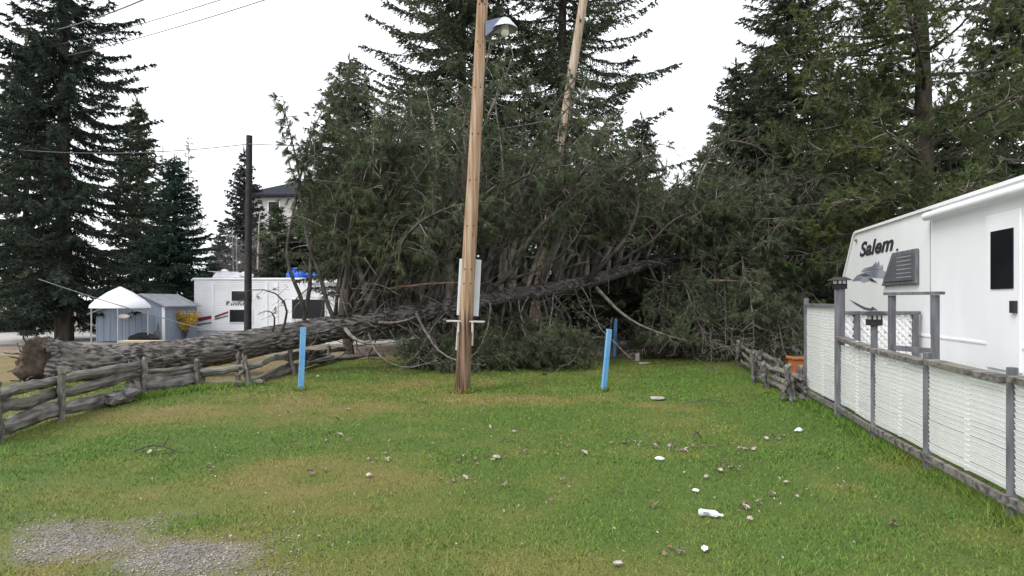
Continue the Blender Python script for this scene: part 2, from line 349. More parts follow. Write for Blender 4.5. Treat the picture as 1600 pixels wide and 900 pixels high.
gm = mat('ground', (.15, .115, .08), (.23, .19, .145), 1.5, .95, .5, c3=(.34, .33, .32), s3=.08, coord='Object', detail=9)
g = MB(); S = 600
g.add([[-S, -S, 0], [S, -S, 0], [S, S, 0], [-S, S, 0]], [[0, 1, 2, 3]])
go = g.build('ground', gm); go.location.z = -.07; tag(go, kind='structure')
xs = np.arange(-16, 14.01, .15); ys = np.arange(.4, 19.01, .13); X, Y = np.meshgrid(xs, ys)
Z = gz(X, Y); edge = np.clip((Y-17.6)/1.4, 0, 1); Z = Z-edge*.2
nx, ny = len(xs), len(ys); V = np.stack([X, Y, Z], -1).reshape(-1, 3)
I = np.arange(nx*ny).reshape(ny, nx); Fq = np.stack([I[:-1, :-1], I[:-1, 1:], I[1:, 1:], I[1:, :-1]], -1).reshape(-1, 4)
me = mesh_np('lawn', V, Fq, np.full(len(Fq), 4), M['lawn'], True)
for nm, fn in (('dry', dryness), ('bare', bareness)):
    at = me.attributes.new(nm, 'FLOAT', 'POINT'); val = fn(V[:, 0], V[:, 1]).astype(np.float32)
    if nm == 'dry':   # leaf litter behind the fences and under the fallen crown
        lit = np.clip((V[:, 1]-15.8)/1.0, 0, 1); lit = np.maximum(lit, np.clip((V[:, 1]-11.6)/.4, 0, 1)*np.clip((-4.7-V[:, 0])/.4, 0, 1)); val = np.clip(val+lit*.6, 0, 1).astype(np.float32)
    at.data.foreach_set('value', val)
lawn = link(bpy.data.objects.new('lawn', me)); tag(lawn, kind='structure')
road = MB(); road.box((0, 30, -.05), (90, 14, .02)); ro = road.build('gravel_road', mat('gravel', (.30, .29, .28), (.46, .45, .44), 6, .95, .4)); tag(ro, kind='structure')

def make_grass():
    rng = np.random.default_rng(3); P = []
    for y0, y1, dens in ((2.8, 4.5, 3600), (4.5, 6.5, 2600), (6.5, 9, 1600), (9, 12, 1000), (12, 16.6, 620)):
        x1 = y1*.86+.4; n = int(2*x1*(y1-y0)*dens)
        P.append(np.stack([rng.uniform(-x1, x1, n), rng.uniform(y0, y1, n)], -1))
    n0 = sum(len(p) for p in P)
    for c, r_, k in [(G(722, 613), .22, 420), (G(470, 609), .12, 160), (G(943, 612), .12, 160), (G(225, 619), .2, 200), (G(310, 604), .2, 200), (G(390, 603), .2, 200)]:   # unmown tufts round the posts
        a = rng.uniform(0, 6.28, k); q = r_*np.sqrt(rng.random(k)); P.append(np.stack([c[0]+np.cos(a)*q, c[1]+np.sin(a)*q], -1))
    k = 5200; yy = rng.uniform(3.2, 9.8, k); P.append(np.stack([3.40+(yy-3.2)*.2015+rng.normal(size=k)*.06-.05, yy], -1))
    k = 2600; yy = rng.uniform(9.8, 11.7, k); P.append(np.stack([-6.25+(yy-9.8)*.65+rng.normal(size=k)*.12, yy], -1))
    P = np.concatenate(P); edge_b = np.arange(len(P)) >= n0; x, y = P[:, 0], P[:, 1]
    keep = (x < 4.75+(y-9.7)*.1) | (y > 17); keep &= (x > -9) & ~((y > 11.8) & (x < -4.75) & (rng.random(len(x)) < .85))
    d = dryness(x, y); b = bareness(x, y)
    keep &= rng.random(len(x)) > np.clip(b*1.7+np.clip(d-.65, 0, 1)*.5, 0, .97)
    keep |= edge_b; x, y, d = x[keep], y[keep], d[keep]; edge_b = edge_b[keep]; n = len(x)
    cl = fbm(np.stack([x*3, y*3, x*0+5], -1), 3)
    h = rng.uniform(.010, .030, n)*(1.1-.45*d)*(.45+1.1*cl)*np.where(y > 9, 1.2, 1)
    tall = rng.random(n) < .012; h = np.where(tall, h*2.2, h)
    h = np.where(edge_b, rng.uniform(.04, .13, n), h)
    w = rng.uniform(.0028, .0052, n)*np.where(y > 6, 1.4, 1)*np.where(y > 9.5, 1.5, 1)
    an = rng.uniform(0, 2*np.pi, n); la = rng.uniform(0, 2*np.pi, n); le = rng.uniform(.2, 1.3, n)*h
    z = gz(x, y); B = np.stack([x, y, z-.003], -1); sd = np.stack([np.cos(an), np.sin(an), an*0], -1)*w[:, None]
    T = B+np.stack([np.cos(la)*le, np.sin(la)*le, h], -1)
    V = np.stack([B-sd, B+sd, T], 1).reshape(-1, 3)
    o = tris('grass', V, M['blade'])
    at = o.data.attributes.new('dry', 'FLOAT', 'POINT'); at.data.foreach_set('value', np.repeat(d, 3).astype(np.float32))
    tag(o, 'short autumn lawn grass, green with straw-brown patches', 'grass', kind='stuff')
make_grass()

# ------------------------------------------------------------------ foliage tools
class Tree:
    def __init__(s): s.seg = []; s.tb = []; s.td = []; s.tl = []
    def line(s, pts, r0, r1):
        k = len(pts)-1
        for i in range(k):
            s.seg.append((*pts[i], *pts[i+1], r0+(r1-r0)*i/k, r0+(r1-r0)*(i+1)/k))
    def tuft(s, p, d, l): s.tb.append(p); s.td.append(d); s.tl.append(l)
def seg_mesh(name, seg, m, parent=None, n=4):
    S_ = np.asarray(seg, float)
    if len(S_) == 0: return None
    a, b, r0, r1 = S_[:, :3], S_[:, 3:6], S_[:, 6], S_[:, 7]
    t = nrm(b-a); ref = np.where(np.abs(t[:, 2:3]) < .9, np.array([[0, 0, 1.]]), np.array([[1., 0, 0]]))
    A = nrm(np.cross(t, ref)); B = np.cross(t, A); an = np.arange(n)*2*np.pi/n
    ring = A[:, None]*np.cos(an)[None, :, None]+B[:, None]*np.sin(an)[None, :, None]
    V = np.concatenate([a[:, None]+ring*r0[:, None, None], b[:, None]+ring*r1[:, None, None]], 1)
    base = np.arange(len(S_))[:, None, None]*2*n; j = np.arange(n)
    q = np.stack([j, (j+1) % n, n+(j+1) % n, n+j], -1)[None]+base
    q = q.reshape(-1, 4)
    return link(bpy.data.objects.new(name, mesh_np(name, V.reshape(-1, 3), q, np.full(len(q), 4), m, True)), parent)
def tuft_tris(P, D, Ln, n, spread, droop, width, rng, back=.5):
    P = np.asarray(P, float); D = nrm(np.asarray(D, float)); Ln = np.asarray(Ln, float); N_ = len(P)
    d = D[:, None]+runit(N_*n, rng).reshape(N_, n, 3)*spread; d[..., 2] -= droop; d = nrm(d)
    l = Ln[:, None]*rng.uniform(.65, 1.15, (N_, n))
    b = P[:, None]-D[:, None]*(rng.random((N_, n))*back*Ln[:, None])[..., None]
    sd = nrm(np.cross(d, runit(N_*n, rng).reshape(N_, n, 3)))*(width*rng.uniform(.7, 1.2, (N_, n)))[..., None]
    return np.stack([b-sd, b+sd, b+d*l[..., None]], 2).reshape(-1, 3)
def resample(P, n, jit=0, rng=None):
    P = np.asarray(P, float); s = np.concatenate([[0], np.cumsum(np.linalg.norm(np.diff(P, axis=0), axis=1))]); L_ = s[-1]
    t = np.linspace(0, L_, n); Q = np.stack([np.interp(t, s, P[:, k]) for k in range(3)], -1)
    for _ in range(2): Q[1:-1] = (Q[:-2]+2*Q[1:-1]+Q[2:])/4
    if jit and n > 3:
        J = rng.normal(size=(n, 3))*jit; J[1:-1] = (J[:-2]+J[1:-1]+J[2:])/2; J[0] = 0
        Q = Q+np.cumsum(J, 0)*.35
    return Q, L_
def pine_limb(T, path, r0, rng, t0=.35, sub=1.0, step=.17, droop=.12, tl=.13, bare=False, jit=.06, flat=0, wood=None):
    n = max(6, int(np.linalg.norm(np.diff(np.asarray(path, float), axis=0), axis=1).sum()/.25))
    Q, L_ = resample(path, n, jit, rng); (wood or T).line(Q, r0, max(.006, r0*.12))
    s = L_*t0*rng.uniform(.6, 1.0)
    while s < L_:
        t = s/L_; f = t*(n-1); i = min(int(f), n-2); p = Q[i]+(Q[i+1]-Q[i])*(f-i); tg = nrm(Q[i+1]-Q[i])
        r = runit(1, rng)[0]; r = nrm(r-tg*np.dot(r, tg)); r[2] *= (1-flat)
        d = nrm(tg*rng.uniform(.25, .8)+r); sl_ = sub*rng.uniform(.35, 1.1)*(1.15-.75*t)
        k = max(3, int(sl_/.17)); q = p.copy(); pts = [q.copy()]
        w = rng.normal(size=3)*.12
        for j in range(k):
            d = nrm(d+w+rng.normal(size=3)*.10-np.array([0, 0, droop])); q = q+d*sl_/k; pts.append(q.copy())
            if not bare or rng.random() < .12:
                if j >= k*.25:
                    for _ in range(1 if rng.random() < .35 else 2):
                        e = nrm(d*.7+runit(1, rng)[0]*.9-np.array([0, 0, droop*1.2])); l2 = rng.uniform(.08, .24)
                        e2 = q+e*l2
                        if rng.random() < .35: T.seg.append((*q, *e2, .0045, .003))
                        T.tuft(e2, e, tl*rng.uniform(.75, 1.2))
                        if rng.random() < .5: T.tuft(q+e*l2*.45, e, tl*.9)
        if not bare: T.tuft(pts[-1], d, tl)
        T.line(pts, max(.005, min(.016, r0*.25)), .003)
        s += step*rng.uniform(.5, 1.5)

def conifer(name, label, base, H, R, seed, z0=.08, whorl=.34, nb=6, droop=.35, up=.5, fm='spruce', needle=.062, nw=.016, per=8, spacing=.11, rough=.35, r0=None, lean=(0, 0), shape=.85, group='standing conifers behind the fallen pine', gap=0, side=None):
    needle *= 1.85; nw *= 1.45; spacing *= .72; per += 1; whorl *= .8; nb += 1
    rng = np.random.default_rng(seed); T = Tree()
    root = thing(name, label, 'tree', base, 0, group); lean = np.array([*lean, 0.])
    r0 = r0 or .012*H+.04
    zt = np.linspace(-.2, H, 14); tp = np.stack([lean[0]*zt/H+(rng.normal(size=14)*.02), lean[1]*zt/H+rng.normal(size=14)*.02, zt], -1)
    MB().tube(tp, r0*(1-zt/H*.97)+.006, 9, .12, seed).build('trunk', M['trunk'], root, True)
    tri = []; z = H*z0
    while z < H*.985:
        u = (z/H-z0)/(1-z0); n = nb if u < .8 else max(4, nb-2)
        a0 = rng.uniform(0, 6.28)
        for k in range(n):
            a = a0+k*6.283/n+rng.normal()*.25; zz = z+rng.uniform(-.5, .5)*whorl
            L_ = R*((1-u)**shape*(.82+.18*min(1, u*6)))*rng.uniform(1-rough, 1+rough*.6)+.10
            if gap and vnoise(np.array([math.cos(a)*2+seed, math.sin(a)*2, zz*.8])) < gap: continue
            if side is not None: L_ *= 1+side[1]*math.cos(a-side[0])
            m_ = 8; s = np.linspace(0, 1, m_)
            slope = (.45*u-.08)-droop*(1-u)*.7+rng.normal()*.09; up_k = up*rng.uniform(.1, 1.0)
            prof = slope*s*L_+(-droop*np.sin(s*np.pi)*.22+up_k*s**3*.15)*L_
            ww = rng.normal()*.12*s**2*L_
            pts = np.stack([math.cos(a)*s*L_-math.sin(a)*ww, math.sin(a)*s*L_+math.cos(a)*ww, zz+prof], -1)+lean*zz/H
            T.line(pts, min(.035, .012+.008*L_), .004)
            nt = max(3, int(L_/spacing)); t = np.clip((np.arange(nt)+rng.random(nt))/nt, 0, .999); t = .08+t*.92*(1 if L_ < 1 else 1)
            f = np.clip(t*(m_-1), 0, m_-1.001); i = f.astype(int); p = pts[i]+(pts[i+1]-pts[i])*(f-i)[:, None]; tg = nrm(pts[i+1]-pts[i])
            sd = nrm(np.cross(tg, [0, 0, 1.]))
            for sg in (-1, 1):
                d = nrm(tg*rng.uniform(.4, .9, (nt, 1))+sd*sg*rng.uniform(.5, 1.0, (nt, 1))+np.array([0, 0, -.42])*rng.uniform(0, 1.7, (nt, 1))+rng.normal(size=(nt, 3))*.10)
                tl_ = (.10+.30*(1-t)*min(L_, 3.0)*.55+.06)*rng.uniform(.5, 1.2, nt)
                q = max(3, per); uu = (np.arange(q)+.5)/q
                B = p[:, None]+d[:, None]*(tl_[:, None]*uu[None])[..., None]
                B[..., 2] -= (tl_[:, None]*uu[None]**2)*.18
                D = np.repeat(d[:, None], q, 1)
                tri.append(tuft_tris(B.reshape(-1, 3), D.reshape(-1, 3), np.full(nt*q, needle), 1, .75, 0, nw, rng, .2))
        z += whorl*rng.uniform(.7, 1.3)*(1 if u < .7 else .75)
    p = np.array([[lean[0], lean[1], H]]); tri.append(tuft_tris(p, [[0, 0, 1.]], [needle*3], 8, .4, 0, nw, rng))
    seg_mesh('branches', T.seg, M['trunk'], root, 3)
    tris('crown', np.concatenate(tri), M[fm], root)
    return root
def again(src, label, base, rz, sc, group=None):    # another tree grown like src
    c = copy_tree(src); c.location = tuple(float(v) for v in base); c.rotation_euler = (0, 0, rz); c.scale = sc; c['label'] = label
    if group: c['group'] = group
    return c

# ------------------------------------------------------------------ the fallen pine
def fallen_pine():
    rng = np.random.default_rng(21)
    root = thing('fallen_pine_tree', 'huge uprooted pine lying across the rail fence with its tangled crown', 'tree', (W(230, 560, 12.6)[0], 12.6, 0))
    off = np.array(root.location)
    C = [(85, 573, 12.0, .37), (165, 567, 12.3, .35), (215, 562, 12.5, .335), (330, 549, 13.0, .315), (430, 529, 13.4, .30), (530, 512, 13.8, .285), (640, 491, 14.4, .265), (760, 467, 15.2, .225), (840, 457, 15.9, .195),
         (920, 440, 16.6, .17), (1000, 415, 17.4, .14), (1090, 398, 18.2, .10), (1170, 395, 18.9, .065), (1250, 405, 19.5, .025)]
    P = np.array([W(a, b, d) for a, b, d, r in C]); R = np.array([c[3] for c in C])
    n = 440; s = np.concatenate([[0], np.cumsum(np.linalg.norm(np.diff(P, axis=0), axis=1))]); t = np.linspace(0, s[-1], n)
    Q = np.stack([np.interp(t, s, P[:, k]) for k in range(3)], -1); rad = np.interp(t, s, R)
    for _ in range(40): Q[1:-1] = (Q[:-2]+2*Q[1:-1]+Q[2:])/4
    Ltot = s[-1]
    # bark: long interlacing ridges, cut by cross cracks
    na = 104; an = np.linspace(0, 2*np.pi, na, endpoint=False)
    T = nrm(np.gradient(Q, axis=0)); A = nrm(np.cross(T, [0, 0, 1.])); B = np.cross(T, A)
    u = np.stack([np.cos(an)[None]*3.4+np.zeros((n, 1)), np.sin(an)[None]*3.4+np.zeros((n, 1)), t[:, None]*3.0+np.zeros((1, na))], -1)
    u = u+((fbm(u*.9+3, 2)-.5)*1.5)[..., None]*np.array([1, 1, .3])
    v1 = fbm(u*np.array([1.25, 1.25, .8]), 2); v2 = fbm(u*np.array([2.4, 2.4, 1.7])+31, 2)
    furrow = np.clip(1-np.abs(v1-.5)*9, 0, 1)*.7+np.clip(1-np.abs(v2-.5)*8, 0, 1)*.5
    crack = fbm(np.stack([u[..., 0]*1.1, u[..., 1]*1.1, u[..., 2]*2.6], -1)+40, 2)
    dsp = .012-.050*furrow+.026*(crack-.5)
    rr = rad[:, None]*(1+.10*(fbm(u*.25, 2)-.5))+dsp*np.clip(rad[:, None]/.25, .2, 1)
    fl = np.clip(1-t/1.3, 0, 1)**2; rr = rr*(1+fl[:, None]*(.35+.35*np.sin(an*5+.7)[None]))   # root flare
    V = Q[:, None]+rr[..., None]*(A[:, None]*np.cos(an)[None, :, None]+B[:, None]*np.sin(an)[None, :, None])-off
    I = np.arange(n*na).reshape(n, na); J = np.roll(I, -1, 1); q = np.stack([I[:-1], J[:-1], J[1:], I[1:]], -1).reshape(-1, 4)
    link(bpy.data.objects.new('trunk', mesh_np('trunk', V.reshape(-1, 3), q, np.full(len(q), 4), M['bark'], True)), root)
    rp = MB(); c0 = Q[0]-off; rp.blob(c0-T[0]*.22+np.array([0, 0, .02]), (.26, .60, .52), .5, 3, 44, 30, 2.2); rp.build('root_plate', M['soil'], root, True)
    for k in range(26):
        a = rng.uniform(0, 6.28); d = nrm(A[0]*math.cos(a)+B[0]*math.sin(a)-T[0]*rng.uniform(.1, .7)); p = c0-T[0]*.2
        pts = [p+d*.2]; dd = d.copy(); ln = rng.uniform(.35, .75)
        for j in range(5): dd = nrm(dd+rng.normal(size=3)*.25); pts.append(pts[-1]+dd*ln/5)
        pts = np.array(pts); pts[:, 2] = np.maximum(pts[:, 2], .03)
        MB().tube(pts, np.linspace(.055 if k % 3 == 0 else .028, .008, 6), 7, .2, k).build('root', M['bark'], root, True)
    def at(px):      # trunk point, radius and axis under a photo column
        pxs = 800+Q[:, 0]/Q[:, 1]*F; i = int(np.argmin(np.abs(pxs-px))); return Q[i], rad[i], T[i]
    limbs = []
    def L(pts, r, t0=.35, sub=1.0, mt='limb', bare=False, step=.17, droop=.12, jit=.05, dens=1.0, tl=.13):
        limbs.append((np.array([W(*p) if isinstance(p, tuple) else p for p in pts]), r, t0, sub, mt, bare, step, droop, jit, dens, tl))
    # limbs the photograph shows singly: (column, row, distance)
    L([(622, 480, 14.2), (624, 400, 14.0), (626, 330, 13.9), (617, 268, 13.9), (640, 210, 14.2)], .045, .62, .9)
    L([(632, 480, 14.3), (612, 420, 14.4), (622, 340, 14.4), (630, 262, 14.5), (610, 190, 14.7)], .05, .62, 1.0)
    L([(578, 488, 14.0), (572, 440, 13.9), (562, 400, 13.9), (550, 340, 14.0), (530, 260, 14.2)], .085, .22, 1.1, 'deadlimb')
    L([(536, 492, 13.7), (538, 440, 13.6), (545, 380, 13.6), (550, 330, 13.7)], .12, .25, .9, 'trunk')
    L([(478, 497, 13.4), (466, 462, 13.2), (452, 440, 13.2), (440, 380, 13.3), (452, 300, 13.6), (480, 190, 13.8), (520, 118, 14.0)], .045, .42, .6, 'limb', step=.075)
    L([(475, 500, 13.5), (490, 440, 13.4), (488, 330, 13.5), (500, 220, 13.7), (545, 110, 14.0)], .05, .38, .75, step=.085)
    L([(520, 495, 13.6), (505, 440, 13.5), (480, 380, 13.4), (470, 290, 13.6), (447, 185, 13.7), (440, 160, 13.7)], .05, .45, .5, step=.075)
    L([(655, 478, 14.2), (690, 432, 14.0), (718, 380, 13.9), (725, 330, 14.1), (700, 250, 14.4)], .05, .5, 1.0)
    L([(690, 470, 14.5), (688, 370, 14.2), (684, 322, 14.1), (700, 272, 14.0), (736, 256, 14.2), (760, 290, 14.4)], .035, .5, .5, bare=True)
    L([(762, 455, 15.0), (800, 425, 14.6), (822, 370, 14.4), (880, 322, 14.4), (940, 290, 14.7)], .075, .55, 1.0)
    L([(765, 448, 15.0), (830, 425, 14.6), (868, 402, 14.4), (893, 382, 14.4), (920, 330, 14.6)], .05, .5, .9)
    L([(800, 440, 15.4), (795, 330, 15.0), (786, 230, 14.8), (777, 165, 14.8), (795, 130, 15.0), (830, 150, 15.1)], .05, .5, .9, 'deadlimb')
    L([(915, 440, 16.4), (950, 410, 16.0), (985, 372, 15.8), (1005, 330, 15.9), (1010, 250, 16.2)], .08, .45, 1.1)
    L([(950, 430, 16.8), (985, 395, 16.4), (1015, 385, 16.3), (1040, 350, 16.3), (1090, 330, 16.5)], .06, .45, 1.0)
    L([(932, 450, 16.4), (962, 482, 15.8), (985, 505, 15.4), (1040, 530, 15.0), (1085, 541, 14.8)], .055, .7, .8, 'deadlimb')
    L([(540, 514, 13.5), (556, 537, 13.1), (590, 543, 12.9), (630, 530, 12.9), (652, 528, 13.0)], .05, .6, .35, 'deadlimb', True)
    L([(596, 452, 14.2), (640, 448, 13.8), (690, 441, 13.7), (735, 440, 13.9)], .035, .5, .4, 'redlimb', True)
    L([(586, 504, 14.0), (610, 508, 13.5), (632, 503, 13.3), (650, 490, 13.4)], .045, .6, .35, 'deadlimb', True)
    L([(1060, 440, 17.5), (1110, 436, 16.6), (1160, 438, 16.2), (1190, 446, 16.2)], .04, .6, .5, 'redlimb')
    L([(1080, 450, 17.5), (1110, 475, 16.6), (1150, 490, 16.0), (1200, 520, 15.6)], .05, .55, .8, 'deadlimb')
    L([(1060, 400, 17.9), (1080, 330, 17.4), (1100, 255, 17.2), (1132, 212, 17.2), (1192, 216, 17.3), (1220, 260, 17.4)], .055, .45, .8, 'deadlimb')
    L([(1050, 400, 17.8), (1065, 300, 17.5), (1110, 230, 17.5), (1130, 190, 17.6)], .05, .4, .9, 'deadlimb')
    L([(1130, 400, 18.4), (1170, 370, 17.6), (1220, 355, 17.0), (1260, 345, 16.8), (1310, 350, 16.8)], .055, .4, 1.0, 'deadlimb')
    L([(1150, 400, 18.6), (1190, 330, 17.8), (1240, 300, 17.5), (1300, 320, 17.2)], .06, .3, 1.1)
    L([(650, 490, 14.2), (670, 530, 13.6), (680, 555, 13.2), (720, 568, 12.9), (760, 570, 12.9)], .04, .5, .4, 'deadlimb', True)
    L([(860, 455, 16.0), (900, 500, 15.2), (860, 540, 14.4), (800, 560, 13.8)], .05, .3, .8)
    L([(440, 520, 13.2), (455, 475, 12.9), (430, 455, 12.8), (400, 450, 12.8), (375, 462, 12.9)], .03, .45, .45)
    L([(425, 520, 13.2), (440, 490, 12.9), (425, 478, 12.8), (410, 495, 12.8)], .022, .4, .3, bare=True)
    for j in range(26):      # leafy limbs at the butt end of the crown, in front of the trailer
        px = rng.uniform(520, 650); p, r, tg = at(px); ex, ey = rng.uniform(490, 660), rng.uniform(150, 370); dd = rng.uniform(13.0, 14.6)
        e = W(ex, ey, dd); mid = (p+e)/2+np.array([rng.normal()*.25, rng.normal()*.2, .25]); tip = e+np.array([rng.normal()*.5, rng.normal()*.3, rng.uniform(-.5, .3)])
        L([p, mid, e, tip], rng.uniform(.025, .045), rng.uniform(.38, .55), rng.uniform(.7, 1.1), 'limb', False, .12, rng.uniform(.08, .22), .05)
    # the rest of the crown, all round the trunk
    k = 0
    for px in np.arange(560, 1260, 11.0):
        p, r, tg = at(px+rng.uniform(-8, 8))
        for rep in range(2 if px > 680 else 1):
            th = rng.uniform(-1.9, 1.9); up_ = np.array([0, 0, 1.]); sd = nrm(np.cross(tg, up_))
            if rep == 0: th *= .42
            if px < 1030: th = min(th, .25)
            if 860 < px < 1020: th = -abs(th)*.6 if rep else th*.5      # few limbs left on the near side here
            d0 = nrm(up_*math.cos(th)+sd*math.sin(th)+tg*rng.uniform(.0, .55))
            zmax = np.interp(px, [540, 620, 720, 850, 960, 1040, 1120, 1200, 1260], [6.2, 6.6, 6.9, 6.6, 6.1, 5.6, 7.0, 6.4, 4.8])
            ln = rng.uniform(.7, 1.18)*(zmax-p[2])*(1 if abs(th) < .8 else .8); ln = max(1.5, ln)
            pts = [p.copy()]; d = d0.copy(); m_ = 7; w = rng.normal(size=3)*.10
            for j in range(m_):
                d = nrm(d+w+rng.normal(size=3)*.10+np.array([0, 0, -.035*j*(.3+abs(th))])); q2 = pts[-1]+d*ln/m_
                q2[2] = max(q2[2], .12); pts.append(q2)
            if pts[-1][0] < p[0]-.9: pts = [np.array([2*p[0]-q[0], q[1], q[2]]) for q in pts]      # the wind threw everything towards the tip
            k += 1
            L(pts, .02+.013*ln, rng.uniform(.15, .38) if px > 900 else rng.uniform(.42, .66), rng.uniform(.8, 1.25), 'limb' if rng.random() < .75 else 'deadlimb', False, .115 if px > 780 else .14, rng.uniform(.06, .2), .05)
    # underside, crushed on to the lawn
    for px in np.arange(640, 1250, 17.0):
        p, r, tg = at(px)
        for rep in range(2):
            gx = px+rng.uniform(-40, 60); gd = rng.uniform(13.9, 16.5) if px < 930 or px > 1080 else rng.uniform(15.4, 17)
            e = np.array([(gx-800)/F*gd, gd, rng.uniform(.12, .5)]); mid = (p+e)/2+np.array([rng.normal()*.3, rng.normal()*.3, rng.uniform(-.1, .6)])
            if 860 < px < 1010: continue
            e2 = e+np.array([rng.uniform(-.8, .9), rng.uniform(-.6, .1), rng.uniform(-.05, .3)]); e2[2] = max(.1, e2[2])
            L([p, mid, e, e2], rng.uniform(.025, .05), rng.uniform(.25, .5), rng.uniform(.7, 1.0), 'limb', False, .12, .10, .04)
    for j in range(44):      # boughs pressed flat on the grass along the near edge of the brush
        near = j < 26; px = rng.uniform(650, 915) if near else rng.uniform(930, 1200); gd = rng.uniform(13.7, 15.0) if near else rng.uniform(16.9, 18.4)
        p = np.array([(px-800)/F*gd, gd+rng.uniform(.3, 1.6), rng.uniform(.2, 1.25)]); e = np.array([(px-800)/F*gd+rng.uniform(-.5, .5), gd, rng.uniform(.14, .4)])
        L([p, (p+e)/2+[0, 0, .12], e, e+[rng.uniform(-.8, .8), rng.uniform(-.7, .1), rng.uniform(-.05, .25)]], rng.uniform(.015, .03), rng.uniform(.05, .5), rng.uniform(.35, 1.0), 'limb' if j % 3 else 'deadlimb', False, rng.uniform(.08, .16), rng.uniform(-.05, .15), .05)
    for j in range(22):      # bare broken branches sticking out of the near edge
        px = rng.uniform(545, 930); p, r, tg = at(px); gd = rng.uniform(13.0, 14.4); e = np.array([(px+rng.uniform(-70, 90)-800)/F*gd, gd, rng.uniform(.08, .55)]); mid = (p+e)/2+np.array([rng.normal()*.3, -.1, rng.uniform(-.5, .2)]); mid[2] = max(mid[2], .1)
        L([p, mid, e, e+[rng.uniform(-.7, .7), rng.uniform(-.3, .3), rng.uniform(-.05, .35)]], rng.uniform(.014, .03), .3, rng.uniform(.3, .6), 'deadlimb' if j % 2 else 'limb', True, .16, .0, .07)
    # right-hand top, spread down to the ground
    for j in range(34):
        p, r, tg = at(rng.uniform(1060, 1240)); gx = rng.uniform(1080, 1300); gy = rng.uniform(300, 560); gd = rng.uniform(15.2, 18)
        if gx > 1225 and gy > 450: gx = rng.uniform(1150, 1222)
        e = W(gx, gy, gd); e[2] = max(e[2], .15); mid = (p+e)/2+rng.normal(size=3)*.25+np.array([0, 0, .4])
        L([p, mid, e], rng.uniform(.03, .05), .15, rng.uniform(.8, 1.2), 'limb', False, .11, .14, .04)
    r2 = np.random.default_rng(5)
    for (pts, r, t0, sub, mt, bare, step, droop, jit, dens, tl) in limbs:
        Tm, Tf = Tree(), Tree()
        pine_limb(Tf, pts-off, r, r2, t0, sub, step, droop, tl, bare, jit, wood=Tm)
        lo = seg_mesh('limb', Tm.seg, M[mt], root, 6)
        # keep every twig above the ground
        if Tf.seg:
            Sg = np.array(Tf.seg); Sg[:, 2] = np.maximum(Sg[:, 2], .02); Sg[:, 5] = np.maximum(Sg[:, 5], .02)
            mx_ = (Sg[:, 0]+Sg[:, 3])/2+off[0]; my_ = (Sg[:, 1]+Sg[:, 4])/2+off[1]; mz_ = (Sg[:, 2]+Sg[:, 5])/2
            zt_ = np.interp(mx_, Q[:, 0], Q[:, 2]); yt_ = np.interp(mx_, Q[:, 0], Q[:, 1])
            Sg = Sg[~((mx_ > at(600)[0][0]) & (mx_ < at(1015)[0][0]) & (my_ < yt_+.1) & (np.abs(mz_-zt_-.08) < .45) & (r2.random(len(Sg)) < .7))]
            if len(Sg): tag(seg_mesh('twigs', Sg, M['deadlimb'] if bare else M['twig'], lo, 3), kind='stuff')
        if Tf.tb:
            tb = np.array(Tf.tb); wp = tb+off; td, tl_ = np.array(Tf.td), np.array(Tf.tl)
            ok = ~((wp[:, 1] < 17.85) & (wp[:, 0] > 2.15) & (wp[:, 0] < 3.25) & (wp[:, 2] < 1.15)) & ~((wp[:, 1] < 16.7) & (wp[:, 0] > 3.2) & (wp[:, 0] < 4.7) & (wp[:, 2] < .55))   # the grassy bay round the far stake
            ok &= ~((wp[:, 2] < 2.4) & (wp[:, 0] > 1.7) & (wp[:, 0] < 3.5) & (wp[:, 1] < 16.8) & (r2.random(len(wp)) < .6))
            zt_ = np.interp(wp[:, 0], Q[:, 0], Q[:, 2]); yt_ = np.interp(wp[:, 0], Q[:, 0], Q[:, 1]); xa, xb = at(600)[0][0], at(1015)[0][0]
            ok &= ~((wp[:, 0] > xa) & (wp[:, 0] < xb) & (wp[:, 1] < yt_+.1) & (wp[:, 2]-zt_ < .62) & (wp[:, 2]-zt_ > -.42) & (r2.random(len(wp)) < .94))      # stripped where it struck the ground
            ok &= ~((wp[:, 0] > 4.5) & (wp[:, 1] < 15.6) & (wp[:, 2] < 1.1))
            ok &= ~((wp[:, 0] < -2.6) & (wp[:, 2] < 2.25) & (r2.random(len(wp)) < .93))
            tb, td, tl_ = tb[ok], td[ok], tl_[ok]
            if len(tb) == 0: continue
            tb[:, 2] = np.maximum(tb[:, 2], .05)
            vv = tuft_tris(tb, td, tl_*1.3, 20, .62, .42, .0058, r2); vv[:, 2] = np.maximum(vv[:, 2], .01)
            tag(tris('needles', vv, M['needle'], lo), kind='stuff')
    # dead twigs hanging all through the middle
    DT = Tree()
    for j in range(380):
        p, r, tg = at(rng.uniform(500, 1180)); q2 = p+np.array([rng.normal()*.5, rng.uniform(-1.2, .6), rng.uniform(-.6, 3.4)]); q2[2] = max(q2[2], .2)
        d = nrm(np.array([rng.normal()*.8, rng.normal()*.5, rng.uniform(-.3, 1.2)])); w = rng.normal(size=3)*.16; pts = [q2]
        for i in range(8):
            d = nrm(d+w+rng.normal(size=3)*.08); pts.append(pts[-1]+d*.13)
        pts = np.array(pts)-off; pts[:, 2] = np.maximum(pts[:, 2], .02); DT.line(pts, .009, .003)
    tag(seg_mesh('dead_twigs', DT.seg, M['deadlimb'], root, 3), kind='stuff')
    return root
fallen_pine()

